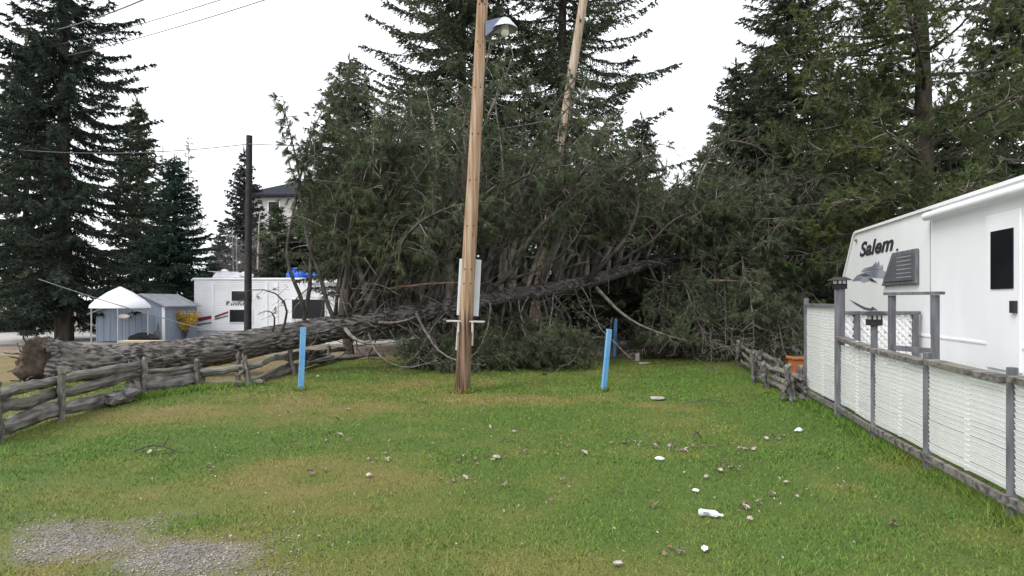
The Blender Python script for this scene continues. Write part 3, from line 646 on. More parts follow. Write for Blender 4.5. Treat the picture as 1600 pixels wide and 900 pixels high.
# ------------------------------------------------------------------ standing trees
def at_d(px, d): return np.array([(px-800)/F*d, d, -.05])
def topH(py, d): return CZ+(H0-py)*d/F+.05
conifer('spruce_tree', 'tall dark spruce behind the pole, tallest crown left of the leaning pole', at_d(722, 21), 19, 5.0, 11, .10, .42, 7, .42, .75, 'spruce', .075, .017, 8, .115, .35, gap=.16)
conifer('spruce_tree', 'broad tall spruce behind the leaning pole with long open boughs on its right', at_d(880, 22.5), 22, 5.4, 12, .08, .48, 6, .40, .9, 'spruce', .08, .018, 8, .125, .45, gap=.24)
conifer('spruce_tree', 'slim pointed spruce over the trailer, left of the tall central spruces', at_d(545, 19), topH(86, 19), 1.9, 13, .30, .26, 6, .25, .5, 'spruce', .06, .014, 8, .10, .35, shape=.75)
conifer('spruce_tree', 'short dark spruce in the gap right of the leaning pole', at_d(1003, 21), topH(182, 21), 1.35, 14, .1, .26, 6, .2, .5, 'spruce', .06, .015, 7, .11, .35, shape=.6)
conifer('spruce_tree', 'pointed conifer rising left of the big pine by the trailer', at_d(1150, 20.5), topH(95, 20.5), 2.0, 15, .08, .26, 6, .2, .6, 'spruce', .065, .015, 8, .11, .35, shape=.7)
conifer('spruce_tree', 'tall dense conifer close beside the big overhanging pine', at_d(1235, 20.5), 15.5, 3.1, 16, .06, .36, 6, .3, .6, 'spruce', .08, .018, 6, .115, .35, shape=.7)
conifer('spruce_tree', 'towering dark spruce behind the blue-grey shed', at_d(100, 25), 24, 4.3, 17, .06, .55, 7, .35, .7, 'spruce_dark', .10, .022, 8, .14, .35, gap=.15, group='conifers behind the shed and white trailer')
conifer('spruce_tree', 'blue-green spruce between the shed and the white trailer', at_d(273, 32), topH(248, 32), 2.6, 18, .17, .34, 7, .35, .5, 'spruce_teal', .10, .023, 7, .14, .3, group='conifers behind the shed and white trailer', shape=.7)
cf = conifer('spruce_tree', 'distant pointed spruce behind the black pole', at_d(382, 46), topH(238, 46), 3.0, 19, .10, .5, 6, .3, .8, 'spruce_far', .14, .032, 7, .19, .35, group='conifers behind the shed and white trailer')
again(cf, 'small distant spruce left of the house roof', at_d(345, 50), 1.1, (.62, .62, .60), 'conifers behind the shed and white trailer')
yg = conifer('young_spruce_tree', 'young spruce in front of the pale house', at_d(433, 31), topH(318, 31), 1.5, 20, .06, .28, 6, .2, .5, 'spruce', .08, .02, 7, .13, .35, group='conifers behind the shed and white trailer')
again(yg, 'young spruce beside the black pole, against the house', at_d(408, 38), 2, (.9, .9, .98), 'conifers behind the shed and white trailer')
again(yg, 'young spruce behind the blue tarp on the trailer roof', at_d(468, 32), 4, (1.25, 1.25, .95), 'conifers behind the shed and white trailer')
# the dark wood behind the crown, each tree its own
for i, (px, d, sx, sz, lb) in enumerate([
        (600, 27, 1.35, 1.15, 'dark spruce behind the slim pointed spruce'), (655, 33, 1.6, 1.55, 'dark spruce behind the left tall spruce'),
        (790, 30, 1.5, 1.35, 'dark spruce seen between the wooden pole and the leaning pole'), (955, 28, 1.4, 1.05, 'dark spruce low behind the leaning pole'),
        (1060, 32, 1.7, .95, 'low dark spruce in the sky gap behind the fallen crown'), (1105, 27, 1.3, 1.02, 'dark spruce behind the right half of the fallen crown'),
        (1190, 26, 1.5, 1.5, 'dark spruce behind the pointed conifer'), (1300, 24, 1.6, 1.3, 'dark spruce behind the white trailer nose'),
        (1375, 28, 2.0, 1.5, 'dark spruce rising over the white trailer roof'), (1480, 25, 1.8, 1.2, 'dark spruce behind the trailer beside the big pine'),
        (1570, 28, 2.0, 2.2, 'dark spruce at the far end of the trailer'),
        (510, 36, 1.5, 1.15, 'dark spruce behind the blue tarp'), (215, 34, 1.3, 1.55, 'dark spruce against the towering one by the shed'), (40, 33, 1.6, 1.9, 'dark spruce at the outer edge behind the shed')]):
    again(yg, lb, at_d(px, d), i*1.7+.4, (sx*1.15, sx*1.15, sz*1.25), 'dark wood behind the fallen crown')

def standing_pine():
    rng = np.random.default_rng(31); base = at_d(1432, 16.5)
    root = thing('pine_tree', 'big overhanging pine with yellow-green tufts behind the right trailer', 'tree', base, 0)
    zt = np.linspace(-.1, 17, 16); tp = np.stack([.15*np.sin(zt*.3), .1*np.cos(zt*.4), zt], -1); MB().tube(tp, .30*(1-zt/17.5)+.02, 12, .12, 5).build('trunk', M['trunk'], root, True)
    T = Tree(); Wd = Tree(); z = 3.1
    while z < 13.5:
        for k in range(5):
            a = rng.uniform(0, 6.28)
            if k < 2: a = math.pi+rng.normal()*.45           # most limbs reach out over the yard
            if k == 2: a = math.pi*1.25+rng.normal()*.4
            ln = rng.uniform(2.6, 4.6)*(1-.025*(z-3)); r = rng.uniform(-.10, .22); p = np.array([.15*math.sin(z*.3), 0, z]); pts = [p]
            d = np.array([math.cos(a), math.sin(a), r])
            for j in range(6): d = nrm(d+rng.normal(size=3)*.08+np.array([0, 0, .02*j-.03])); pts.append(pts[-1]+d*ln/6)
            pine_limb(T, np.array(pts), .03+.009*ln, rng, .18, 1.1, .12, -.02, .135, False, .05, .3, wood=Wd)
        z += rng.uniform(.42, .68)
    seg_mesh('limbs', Wd.seg, M['limb'], root, 5); seg_mesh('twigs', T.seg, M['twig'], root, 3)
    tris('crown', tuft_tris(T.tb, T.td, np.array(T.tl)*1.15, 15, .65, .05, .0095, rng), M['needle_yellowgreen'], root)
standing_pine()

def bare_tree(name, label, base, H, seed, m, r=.07, spread=.5, nlimb=26, z0=.3, stems=1, group=None, up=.8, tw=.008):
    rng = np.random.default_rng(seed); root = thing(name, label, 'tree' if 'tree' in name else 'shrub', base, 0, group); T = Tree()
    for s_ in range(stems):
        a = rng.uniform(0, 6.28); ln = np.array([math.cos(a), math.sin(a), 0])*(.18*H if stems > 1 else .03*H)
        zt = np.linspace(0, H*rng.uniform(.8, 1), 9); pts = np.stack([ln[0]*(zt/H)**1.3+np.cumsum(rng.normal(size=9))*.02*H/9, ln[1]*(zt/H)**1.3+np.cumsum(rng.normal(size=9))*.02*H/9, zt-.05], -1)
        MB().tube(pts, r*(1-zt/H*.9), 7).build('trunk' if stems == 1 else 'stem', m, root, True)
        for k in range(nlimb):
            t = rng.uniform(z0, .98); f = t*8; i = min(int(f), 7); p = pts[i]+(pts[i+1]-pts[i])*(f-i)
            a = rng.uniform(0, 6.28); d = nrm(np.array([math.cos(a), math.sin(a), up*rng.uniform(.5, 1.3)])); L_ = spread*H*(1.1-t)*rng.uniform(.5, 1)
            q = [p]
            for j in range(5): d = nrm(d+rng.normal(size=3)*.14); q.append(q[-1]+d*L_/5)
            T.line(q, max(tw, r*.22), tw*.6)
            for j in range(9):
                b = q[rng.integers(1, 6)]; e = nrm(d+rng.normal(size=3)*.6); e1 = b+e*L_*.22; T.line([b, e1, e1+nrm(e+rng.normal(size=3)*.3)*L_*.2], tw*.7, tw*.4)
    seg_mesh('twigs', T.seg, M['bare'] if m != M['birch'] else M['bare'], root, 3)
    return root
bare_tree('bare_larch_tree', 'bare grey larch behind the blue-green spruce, taller of two', at_d(290, 50), topH(230, 50)*1.16, 41, M['bare'], .10, .16, 70, .25, group='bare trees behind the white trailer', up=.15, tw=.03)
bare_tree('bare_larch_tree', 'thinner bare larch between the towering spruce and the taller larch', at_d(258, 50), topH(236, 50)*1.18, 42, M['bare'], .08, .13, 60, .3, group='bare trees behind the white trailer', up=.2, tw=.028)
for px, ty, sd, lb in ((374, 330, 43, 'pale birch stem just left of the black pole'), (368, 345, 47, 'thin pale birch stem leaning beside its neighbour left of the black pole'), (399, 300, 44, 'pale birch stem just right of the black pole')):
    bare_tree('bare_birch_tree', lb, at_d(px, 33), topH(ty, 33), sd, M['birch'], .085, .28, 20, .3, group='bare birches behind the white trailer', tw=.012)
for px, d, ty, sd, lb in ((345, 36, 365, 51, 'bare brown thicket left of the birches'), (420, 35, 360, 52, 'bare brown thicket right of the birches'), (385, 39, 345, 55, 'tall bare thicket behind the black pole'), (640, 24, 380, 53, 'bare thicket behind the fallen trunk near the wooden pole'), (860, 23, 400, 54, 'bare thicket under the leaning pole')):
    bare_tree('bare_shrub', lb, at_d(px, d), topH(ty, d), sd, M['bare'], .03, .38, 24, .12, 7, 'bare shrubs in the wood edge', tw=.010)
# ------------------------------------------------------------------ poles, lamp, wires
B0 = G(722, 613); PT = W(754, 0, B0[1]); pdir = nrm(PT-B0)
def pole_at(z): return B0+pdir*(z/pdir[2])
pole = thing('utility_pole', 'orange-brown wooden utility pole leaning slightly on the lawn', 'pole', B0)
zs = np.linspace(-.1, 8.5, 40); PP = np.array([pole_at(z)-B0 for z in zs])
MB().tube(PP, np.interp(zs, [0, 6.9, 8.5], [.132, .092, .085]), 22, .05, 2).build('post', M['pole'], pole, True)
fr = np.array([0, -1., 0])
for sx in (-1, 1):                                    # grey conduits that run down the sides of the foot
    a, b = (.74, 1.2) if sx < 0 else (.82, 1.2)
    MB().tube([pole_at(a)-B0+np.array([sx*.135, -.03, 0]), pole_at(b)-B0+np.array([sx*.128, -.03, 0])], .017, 8).build('conduit', M['palewood'], pole, True)
for z in (1.9, 2.15, 2.9, 3.7, 4.5, 5.3, 6.1, 6.75):
    r = np.interp(z, [0, 6.9], [.132, .092])
    for sx in (-.5, .5):
        MB().tube([pole_at(z)-B0+np.array([sx*r, -r*.80, 0]), pole_at(z)-B0+np.array([sx*r, -r*1.0, 0])], .011, 6).build('bolt', M['black'], pole)
MB().box(pole_at(6.82)-B0+np.array([0, -.093, 0]), (.05, .012, .09)).build('tag_plate', M['black'], pole)
zc = CZ-(449-H0)*B0[1]/F; pc = pole_at(zc); Rl = Matrix.Rotation(math.atan2(pdir[0], pdir[2]), 3, 'Y')
pn = MB().box((0, 0, 0), (.385, .07, 1.0), Rl).build('meter_panel', M['panelwhite'], None, bevel=.006)
pn.location = tuple(pc+np.array([.015, .17, 0])); tag(pn, 'white upright panel fixed behind the orange-brown wooden pole', 'panel')
zc = CZ-(502-H0)*B0[1]/F; pc = pole_at(zc)
sh = thing('pole_shelf', 'small weathered board shelf across the orange-brown wooden pole', 'shelf', pc)
MB().box((.0, .0, 0), (.66, .20, .026), Matrix.Rotation(.025, 3, 'Y')).build('board', M['palewood'], sh, bevel=.004)
for sx in (-1, 1): MB().box((sx*.12, -.112, -.10), (.03, .025, .17)).build('bracket', M['palewood'], sh)
# yard lamp
LP = W(789, 44, B0[1]-.05); lamp = thing('yard_lamp', 'grey metal yard lamp with clear lens on the wooden pole', 'lamp', LP)
MB().lathe((0, 0, 0), [(.02, .155), (.07, .165), (.105, .14), (.13, .10), (.17, .055), (.215, .0), (.222, -.022), (.215, -.022), (.16, .03), (.11, .07), (.02, .08)], 28).build('hood', M['metal'], lamp, True)
MB().lathe((0, 0, 0), [(.02, .07), (.062, .04), (.070, -.02), (.070, -.08), (.055, -.13), (.025, -.155), (.005, -.16)], 18).build('lens', M['acrylic'], lamp, True)
pl = pole_at(LP[2])-LP
br = MB(); br.prism([(pl[0]+.08, .10), (-.09, .165), (-.06, .09), (-.10, .03), (pl[0]+.08, -.17)], (0, -.05, 0), (1, 0, 0), (0, 0, 1), (0, 1, 0), .10); br.build('bracket_arm', M['metalblue'], lamp, bevel=.008)
MB().tube([(-.03, .02, -.12), (-.012, .02, -.21), (.0, .02, -.28)], [.012, .014, .008], 8).build('dangling_lead', M['black'], lamp, True)
# leaning far pole
b2 = W(824, 561, 17.3); b2[2] = -.1; t2 = W(935, -150, 17.3); d2 = t2-b2
p2 = thing('utility_pole', 'thinner wooden pole leaning far over, its foot buried in the fallen crown', 'pole', (b2[0], b2[1], 0))
ts = np.linspace(0, 1, 24); MB().tube(np.array([d2*t for t in ts])+np.array([0, 0, -.1]), .15-.035*ts, 14, .06, 9).build('post', M['pole2'], p2, True)
for t in (.62, .74, .85):
    MB().box(d2*t+np.array([0, -.135, -.1]), (.05, .03, .09)).build('bolt_plate', M['black'], p2)
# black pole
b3 = W(387, 545, 20); b3[2] = 0
p3 = thing('utility_pole', 'straight black pole in front of the white trailer', 'pole', b3)
MB().tube([(0, 0, -.1), (.02, 0, 3.5), (.055, 0, CZ+(H0-212)*20/F)], [.12, .115, .10], 14, .03, 4).build('post', M['black'], p3, True)
MB().tube([(.02, -.09, CZ+(H0-224)*20/F), (.02, -.16, CZ+(H0-224)*20/F)], .022, 8).build('insulator', M['metal'], p3)
def wire(name, label, pts, r, sag, n=24):
    pts = [np.asarray(p, float) for p in pts]; Q = []
    for a, b in zip(pts[:-1], pts[1:]):
        for i in range(n):
            t = i/n; q = a+(b-a)*t; q = q-np.array([0, 0, 4*sag*t*(1-t)]); Q.append(q)
    Q.append(pts[-1]); o = MB().tube(Q, r, 6).build(name, M['wire'], None, True); tag(o, label, 'wire', 'overhead wires')
ptop = pole_at(8.2)
wire('power_wire', 'thin overhead wire across the sky, lower of the two to the wooden pole', [W(60, 96, 26), ptop], .012, .25)
wire('power_wire', 'thin overhead wire across the sky, upper of the two to the wooden pole', [W(60, 76, 26), ptop+np.array([0, 0, .28])], .012, .25)
wire('power_wire', 'thick dark cable crossing the top corner of the sky beside the towering spruce', [W(90, 46, 22), W(290, -30, 13)], .018, .1)
wire('power_wire', 'sagging wire strung from the black pole to both sides', [W(-40, 226, 24), W(388, 225, 19.9), W(900, 180, 17.3)], .014, .32)
wire('power_wire', 'faint high wire far behind the black pole', [W(-40, 262, 48), W(388, 244, 48), W(620, 230, 48)], .012, .3)
wire('power_wire', 'pale low wire in front of the thicket behind the white trailer', [W(230, 350, 34), W(470, 378, 30)], .014, .35)
wire('power_wire', 'second pale low wire just above the trailer wire', [W(230, 342, 36), W(480, 360, 33)], .012, .3)
wire('guy_cable', 'dark cable slanting down across the blue-grey shed', [W(60, 436, 20), W(372, 528, 19.5)], .016, .08)

# ------------------------------------------------------------------ blue stakes
def stake(top, foot, lb, d=None, w=.095):
    f = G(*foot); t = W(top[0], top[1], f[1]); f2 = f-np.array([0, 0, .08]); ax = nrm(t-f)
    root = thing('stake', lb, 'stake', f, 0, 'blue stakes in the lawn'); a = .5
    ln = np.linalg.norm(t-f); Ry = Matrix.Rotation(math.atan2(ax[0], ax[2]), 3, 'Y')@Matrix.Rotation(a, 3, 'Z')
    R_ = np.array(Ry)
    MB().box(R_@np.array([0, 0, ln/2-.04]), (w, .045, ln+.08), Ry).build('board', M['stake'], root, bevel=.004)
    MB().box(R_@np.array([0, 0, ln+.004]), (w*.9, .038, .008), Ry).build('end_grain', M['stakewood'], root)
stake((474, 512), (470, 609), 'light blue stake in front of the fallen trunk')
stake((952, 515), (943, 612), 'light blue stake leaning to the right on the open lawn')
stake((962, 498), (960, 556), 'light blue stake farther back against the fallen crown')
st = G(996, 563); o = MB().tube([st+[0, 0, -.02], st+[0, 0, .10], st+[.01, 0, .21]], [.065, .06, .06], 9, .2, 3).build('post_stub', M['palewood'], None, True); tag(o, 'short pale cut post stub at the edge of the brush', 'post')
for i, (px, py, s_, lb) in enumerate(((1006, 568, .16, 'flat pale stone beside the cut post stub'), (1028, 623, .13, 'flat pale stone set in the bare patch of lawn'), (985, 560, .10, 'small pale stone left of the cut post stub'))):
    p = G(px, py); o = MB().blob(p+[0, 0, .01], (s_, s_*.7, .025), .5, i, 14, 8).build('stone', M['stone'], None, True); tag(o, lb, 'stone')

# ------------------------------------------------------------------ split rail fences
def log_between(a, b, r, seed, name, m, parent, off, squash=None):
    rng = np.random.default_rng(seed); a = np.asarray(a, float); b = np.asarray(b, float); k = 12; L_ = np.linalg.norm(b-a)
    P = np.stack([np.linspace(0, L_, k), np.zeros(k), np.zeros(k)], -1); w = np.cumsum(rng.normal(size=(k, 3)), 0)*.011; w[:, 0] = 0; t = np.linspace(0, 1, k)[:, None]; w -= w[:1]+(w[-1:]-w[:1])*t; P = P+w
    rr = r*(1+.12*np.sin(np.linspace(0, 4, k)+seed)); n = 9; an = np.linspace(0, 2*np.pi, n, endpoint=False)+rng.uniform(0, 6)
    sec = .72+.42*rng.random(n); sec2 = .72+.42*rng.random(n)                   # a split, faceted section that changes along the rail
    V = []
    for i in range(k):
        q = sec+(sec2-sec)*i/(k-1)+rng.normal(size=n)*.06; tw_ = an+.5*i/k
        V += [P[i]+np.array([rng.normal()*.006+(rng.normal()*.03 if i in (0, k-1) else 0), rr[i]*q[j]*math.cos(tw_[j])*.85, rr[i]*q[j]*math.sin(tw_[j])*1.1]) for j in range(n)]
    Fs = [[i*n+j, i*n+(j+1) % n, (i+1)*n+(j+1) % n, (i+1)*n+j] for i in range(k-1) for j in range(n)]+[list(range(n))[::-1], [(k-1)*n+j for j in range(n)]]
    mb = MB(); mb.add(V, Fs); o = mb.build(name, m, parent); o.location = tuple(a-off); o.rotation_mode = 'QUATERNION'; o.rotation_quaternion = Vector(tuple(b-a)).to_track_quat('X', 'Z'); return o
def rail_fence(label, posts, bays, seed):
    """posts: (foot px, foot py, height, lean x); bays: (i, j, [(z_i, z_j, radius)])"""
    rng = np.random.default_rng(seed); f0 = G(*posts[0][:2]); root = thing('rail_fence', label, 'fence', f0); FT = [G(p[0], p[1]) for p in posts]
    for k, p in enumerate(posts):
        f = FT[k]; top = f+np.array([p[3], rng.normal()*.03, p[2]])
        log_between(f-[0, 0, .1], top, .055, seed*31+k, 'post', M['rail'], root, f0)
    for n_, (i, j, rails) in enumerate(bays):
        a, b = FT[i], FT[j]; u = nrm(b-a); bk = np.array([-u[1], u[0], 0])*(.11 if (-u[1]*a[0]+u[0]*a[1]) > 0 else -.11)
        for m_, (z0, z1, r) in enumerate(rails):
            s_ = (-1)**m_*.03
            log_between(a-u*.18+bk+[0, s_, z0], b+u*.18+bk+[0, s_, z1], r, seed*57+n_*7+m_, 'rail', M['log'] if r > .075 else M['rail'], root, f0)
    return root
rail_fence('weathered split-rail cedar fence pinned under the fallen trunk',
    [(225, 619, .66, -.02), (310, 604, .50, .01), (390, 603, .55, -.09), (458, 583, .56, -.08), (512, 566, .45, .03), (95, 655, .66, .02), (0, 690, .68, 0), (206, 617, .55, 0), (372, 596, .55, 0)],
    [(0, 1, [(.15, .14, .13), (.41, .38, .05), (.30, .29, .045)]), (1, 2, [(.24, .40, .075), (.06, .07, .045)]), (2, 3, [(.30, .40, .06), (.05, .10, .045), (.02, .20, .04)]),
     (3, 4, [(.34, .10, .07), (.10, .05, .06), (.40, .26, .045), (.02, .30, .04)]), (5, 0, [(.12, .08, .10), (.34, .34, .07), (.50, .52, .06)]), (6, 5, [(.14, .12, .10), (.36, .34, .07), (.52, .50, .06)])], 3)
rail_fence('tumbledown split-rail cedar fence leading to the white slatted screen',
    [(1153, 573, .62, -.02), (1177, 598, .60, -.02), (1199, 606, .42, -.08), (1241, 626, .56, -.10), (1166, 566, .50, 0), (1188, 575, .42, 0), (1214, 590, .40, 0), (1252, 620, .5, 0)],
    [(0, 1, [(.14, .16, .04), (.32, .34, .04), (.48, .48, .038)]), (1, 2, [(.08, .06, .045), (.24, .22, .04), (.42, .32, .04)]), (2, 3, [(.06, .07, .05), (.20, .20, .045), (.33, .36, .045)]),
     (3, 7, [(.10, .10, .06), (.3, .3, .06)]), (4, 5, [(.3, .3, .06), (.12, .14, .06)]), (5, 6, [(.3, .28, .07), (.12, .1, .07)])], 8)

for i, (x0_, y0_, z0_, x1__, y1__, z1_, lb) in enumerate(((405, 596, .05, 520, 566, .12, 'broken cedar rail lying on the ground beyond the left blue stake'), (430, 578, .30, 545, 556, .20, 'loose cedar rail wedged under the fallen trunk'), (500, 566, .08, 600, 560, .10, 'loose cedar rail at the edge of the brush'), (205, 625, .10, 168, 636, .10, 'short pale log end beside the first fence post'))):
    a_, b_ = G(x0_, y0_), G(x1__, y1__); c_ = (a_+b_)/2; o = log_between(a_+[0, .05, z0_], b_+[0, .05, z1_], .055 if i < 3 else .10, 400+i, 'fallen_rail', M['rail'] if i < 3 else M['log'], None, np.zeros(3)); tag(o, lb, 'rail', 'broken rails of the fence')
# ------------------------------------------------------------------ left yard: trailer, sheds, beam
def siding(mb, x0, x1, z0, z1, y, pitch=.10, dep=.012):
    n = int(round((z1-z0)/pitch)); p = (z1-z0)/n; P = []
    for i in range(n): P += [(z0+i*p, y-dep), (z0+(i+1)*p-.004, y)]
    k = len(P); V = [[x0, q[1], q[0]] for q in P]+[[x1, q[1], q[0]] for q in P]
    mb.add(V, [[i, k+i, k+i+1, i+1] for i in range(k-1)])
TD = 27.0
def tx(px): return (px-800)/F*TD
def tz(py): return CZ-(py-H0)*TD/F
tr = thing('travel_trailer', 'long white sided trailer with red stripe behind the fallen trunk', 'trailer', (tx(303), TD, 0))
O = np.array([tx(303), TD, 0]); x1 = tx(722)-O[0]; zt = tz(437)
def rx(px): return tx(px)-O[0]
b = MB(); b.box((x1/2, 1.27, (.28+zt)/2), (x1, 2.5, zt-.28)); bd = b.build('body', M['siding'], tr)
s = MB(); siding(s, .02, x1-.02, .28, zt-.02, -.005); s.build('siding', M['siding'], tr)
s = MB(); siding(s, .0, x1, -.02, .26, .05, .09); s.build('skirt', M['skirt'], tr)
rf = MB(); rf.box((x1/2, 1.27, zt+.03), (x1+.12, 2.66, .10)); rf.build('roof', M['trim'], tr, bevel=.03)
for px in (333, 417, 433, 530, 600): MB().box((rx(px), -.028, (.28+zt)/2-.05), (.10, .03, zt-.42)).build('trim_strip', M['trim'], tr)
for a, bb, c, d in ((363, 392, 455, 470), (360, 394, 484, 503), (457, 508, 468, 498), (560, 588, 462, 486)):
    cx, cz, w, h = (rx(a)+rx(bb))/2, (tz(c)+tz(d))/2, rx(bb)-rx(a), tz(c)-tz(d)
    wd = MB(); wd.box((cx, -.03, cz), (w+.10, .05, h+.10)); wo_ = wd.build('window', M['trim'], tr, bevel=.01)
    MB().box((cx, -.062, cz), (w, .015, h)).build('pane', M['glass'], wo_)
def stripe(p, q, t, m):
    a, b_ = np.array([rx(p[0]), -.024, tz(p[1])]), np.array([rx(q[0]), -.024, tz(q[1])])
    MB().prism([(0, 0), (1, 0), (1, .8), (0, 1)], a, b_-a, np.array([0, 0, t]), (0, -1, 0), .006).build('stripe', M[m], tr)
stripe((305, 504), (331, 498), .18, 'red'); stripe((336, 497), (357, 489), .10, 'red'); stripe((306, 509), (331, 505), .07, 'teal'); stripe((336, 500), (357, 494), .06, 'teal')
x = rx(354)
def ink(mb, x0, z0, w, h): mb.box((x0+w/2, -.024, z0+h/2), (w, .006, h))
lt = MB(); z_ = tz(477)
ink(lt, x, z_, .05, .17); ink(lt, x+.05, z_+.125, .10, .045); ink(lt, x+.05, z_+.065, .06, .035)
for i in range(7): ink(lt, x+.20+i*.105, z_+.0, .035, .085); ink(lt, x+.235+i*.105, z_+(.055 if i % 2 else .0), .05, .03)
lt.build('lettering', M['ink'], tr)
MB().lathe((-.22, .95, tz(491)), [(.01, .0), (.01, .0)], 3)
sp_ = MB(); sp_.tube([(-.30, .8, tz(492)), (-.08, .8, tz(492))], .34, 24); sp_.build('spare_wheel_cover', M['trim'], tr, True)
aw = MB(); aw.tube([(rx(488), -.12, tz(441)), (rx(722), -.12, tz(441))], .07, 10); aw.build('awning_roll', M['trim'], tr, True)
for px in (492, 716): MB().beam((rx(px), -.10, tz(442)), (rx(px)-.9, -.10, tz(470)), .05, .04).build('awning_arm', M['greywood'], tr)
ac = thing('rooftop_unit', 'white lumpy cover and vents on the white trailer roof', 'roof unit', W(316, 436, TD)+[0, 1.0, .07])
MB().box((.75, 0, .13), (1.3, .8, .26), taper=.8).build('cover', M['whitetarp'], ac, bevel=.05)
MB().blob((1.55, 0, .14), (.28, .3, .18), .4, 2).build('bundle', M['whitetarp'], ac, True)
MB().blob((.55, 0, .30), (.18, .2, .10), .4, 5).build('vent_cap', M['trim'], ac, True)
for xx in (.1, 1.2): MB().beam((xx, -.42, .0), (xx, .42, .0), .05, .05).build('rack_foot', M['greywood'], ac)
MB().beam((-.05, -.40, .30), (1.35, -.40, .27), .03, .03).build('rack_bar', M['metal'], ac)
tp_ = W(462, 436, TD)+[0, .9, .07]; tpm = MB(); tpm.blob((-.18, 0, .10), (.55, .5, .36), .5, 7, 28, 16, 3.5); tpm.blob((.45, 0, .05), (.42, .4, .20), .5, 9, 24, 14, 3.5)
o = tpm.build('blue_tarp', M['tarp'], None, True); o.location = tuple(tp_); tag(o, 'crumpled bright blue tarp heaped on the white trailer roof', 'tarp')

t3 = thing('travel_trailer', 'pale trailer almost hidden behind the middle of the fallen crown', 'trailer', W(1020, 520, 30)*[1, 1, 0])
MB().box((0, 1.2, 1.6), (9.6, 2.4, 2.5)).build('body', M['siding'], t3, bevel=.05)
s = MB(); siding(s, -4.7, 4.7, .4, 2.8, -.012); s.build('siding', M['siding'], t3)
for xx in (-3, 0.5, 3.2): w_ = MB().box((xx, -.03, 1.9), (1.0, .05, .7)).build('window', M['trim'], t3); MB().box((xx, -.062, 1.9), (.9, .02, .6)).build('pane', M['glass'], w_)
# pale grey shed by the right fence
sd_ = thing('shed', 'pale grey sided shed behind the rail fence and white slatted screen', 'shed', W(1290, 540, 19)*[1, 1, 0])
MB().box((0, 1.2, .6), (2.0, 2.2, 1.2)).build('wall', M['skirt'], sd_)
s = MB(); siding(s, -1.0, 1.0, .0, 1.2, .09); s.build('siding', M['skirt'], sd_)
MB().prism([(-1.1, 1.2), (1.1, 1.2), (1.1, 1.26), (0, 1.42), (-1.1, 1.26)], (0, -.1, 0), (1, 0, 0), (0, 0, 1), (0, 1, 0), 2.6).build('roof', M['greyroof'], sd_)
# blue-grey shed
SDp = 24.0
sh_ = thing('shed', 'blue-grey garden shed with white corner trim beside the white canopy', 'shed', W(243, 525, SDp)*[1, 1, 0])
def sx_(px): return (px-243)/F*SDp
zt2 = lambda py: CZ-(py-H0)*SDp/F
MB().prism([(sx_(150), 0), (sx_(258), 0), (sx_(258), zt2(479)), (sx_(222), zt2(462)), (sx_(150), zt2(488))], (0, 0, 0), (1, 0, 0), (0, 0, 1), (0, 1, 0), 2.4).build('wall', M['bluegrey'], sh_)
for k in range(11):
    xx = sx_(152)+k*.25
    if xx < sx_(252): MB().box((xx, -.006, .55), (.018, .012, 1.1)).build('batten', M['bluegrey'], sh_)
MB().box((sx_(256), -.02, zt2(480)/2), (.10, .05, zt2(480))).build('corner_trim', M['trim'], sh_)
rm = MB(); rm.prism([(sx_(222), zt2(461)), (sx_(262), zt2(480)), (sx_(262), zt2(480)+.05), (sx_(222), zt2(461)+.06)], (0, -.15, 0), (1, 0, 0), (0, 0, 1), (0, 1, 0), 2.7); rm.build('roof', M['greyroof'], sh_)
rm = MB(); rm.prism([(sx_(222), zt2(461)), (sx_(222), zt2(461)+.06), (sx_(140), zt2(492)+.06), (sx_(140), zt2(492))], (0, -.15, 0), (1, 0, 0), (0, 0, 1), (0, 1, 0), 2.7); rm.build('roof', M['greyroof'], sh_)
MB().box((sx_(221), -.01, zt2(472)), (.32, .03, .05)).build('vent', M['black'], sh_)
MB().box((sx_(249), -.04, zt2(516)), (.09, .05, .09)).build('outlet_box', M['trim'], sh_)
cp = thing('canopy', 'white tarpaulin canopy at the near corner of the blue-grey shed', 'canopy', W(188, 525, 22.8)*[1, 1, 0])
MB().lathe((0, 0, 1.33), [(1.0, 0), (.98, .10), (.80, .30), (.40, .60), (.02, .80)], 14).build('cover', M['whitetarp'], cp, True)
for a in (0.4, 2.0, 3.6, 5.2): MB().tube([(.9*math.cos(a), .9*math.sin(a), 0), (.9*math.cos(a), .9*math.sin(a), 1.36)], .025, 8).build('leg', M['metal'], cp)
MB().blob((.45, -.5, 1.02), (.2, .15, .09), .4, 4).build('hanging_fold', M['whitetarp'], cp, True)
hp = W(223, 524, 23.2); o = MB().blob(hp*[1, 1, 0]+[0, 0, .14], (.55, .3, .22), .5, 12).build('covered_heap', M['black'], None, True); tag(o, 'dark covered heap at the foot of the blue-grey shed', 'heap')
hp = W(243, 515, 23.4); o = MB().prism([(-.2, -.1), (.02, .15), (.08, .42), (.12, .1), (.2, -.15)], hp*[1, 1, 0]+[0, 0, .32], (1, 0, 0), (0, 0, 1), (0, 1, 0), .08).build('wheelbarrow_tray', M['greywood'], None); tag(o, 'grey wedge-shaped tray propped against the blue-grey shed', 'tray')
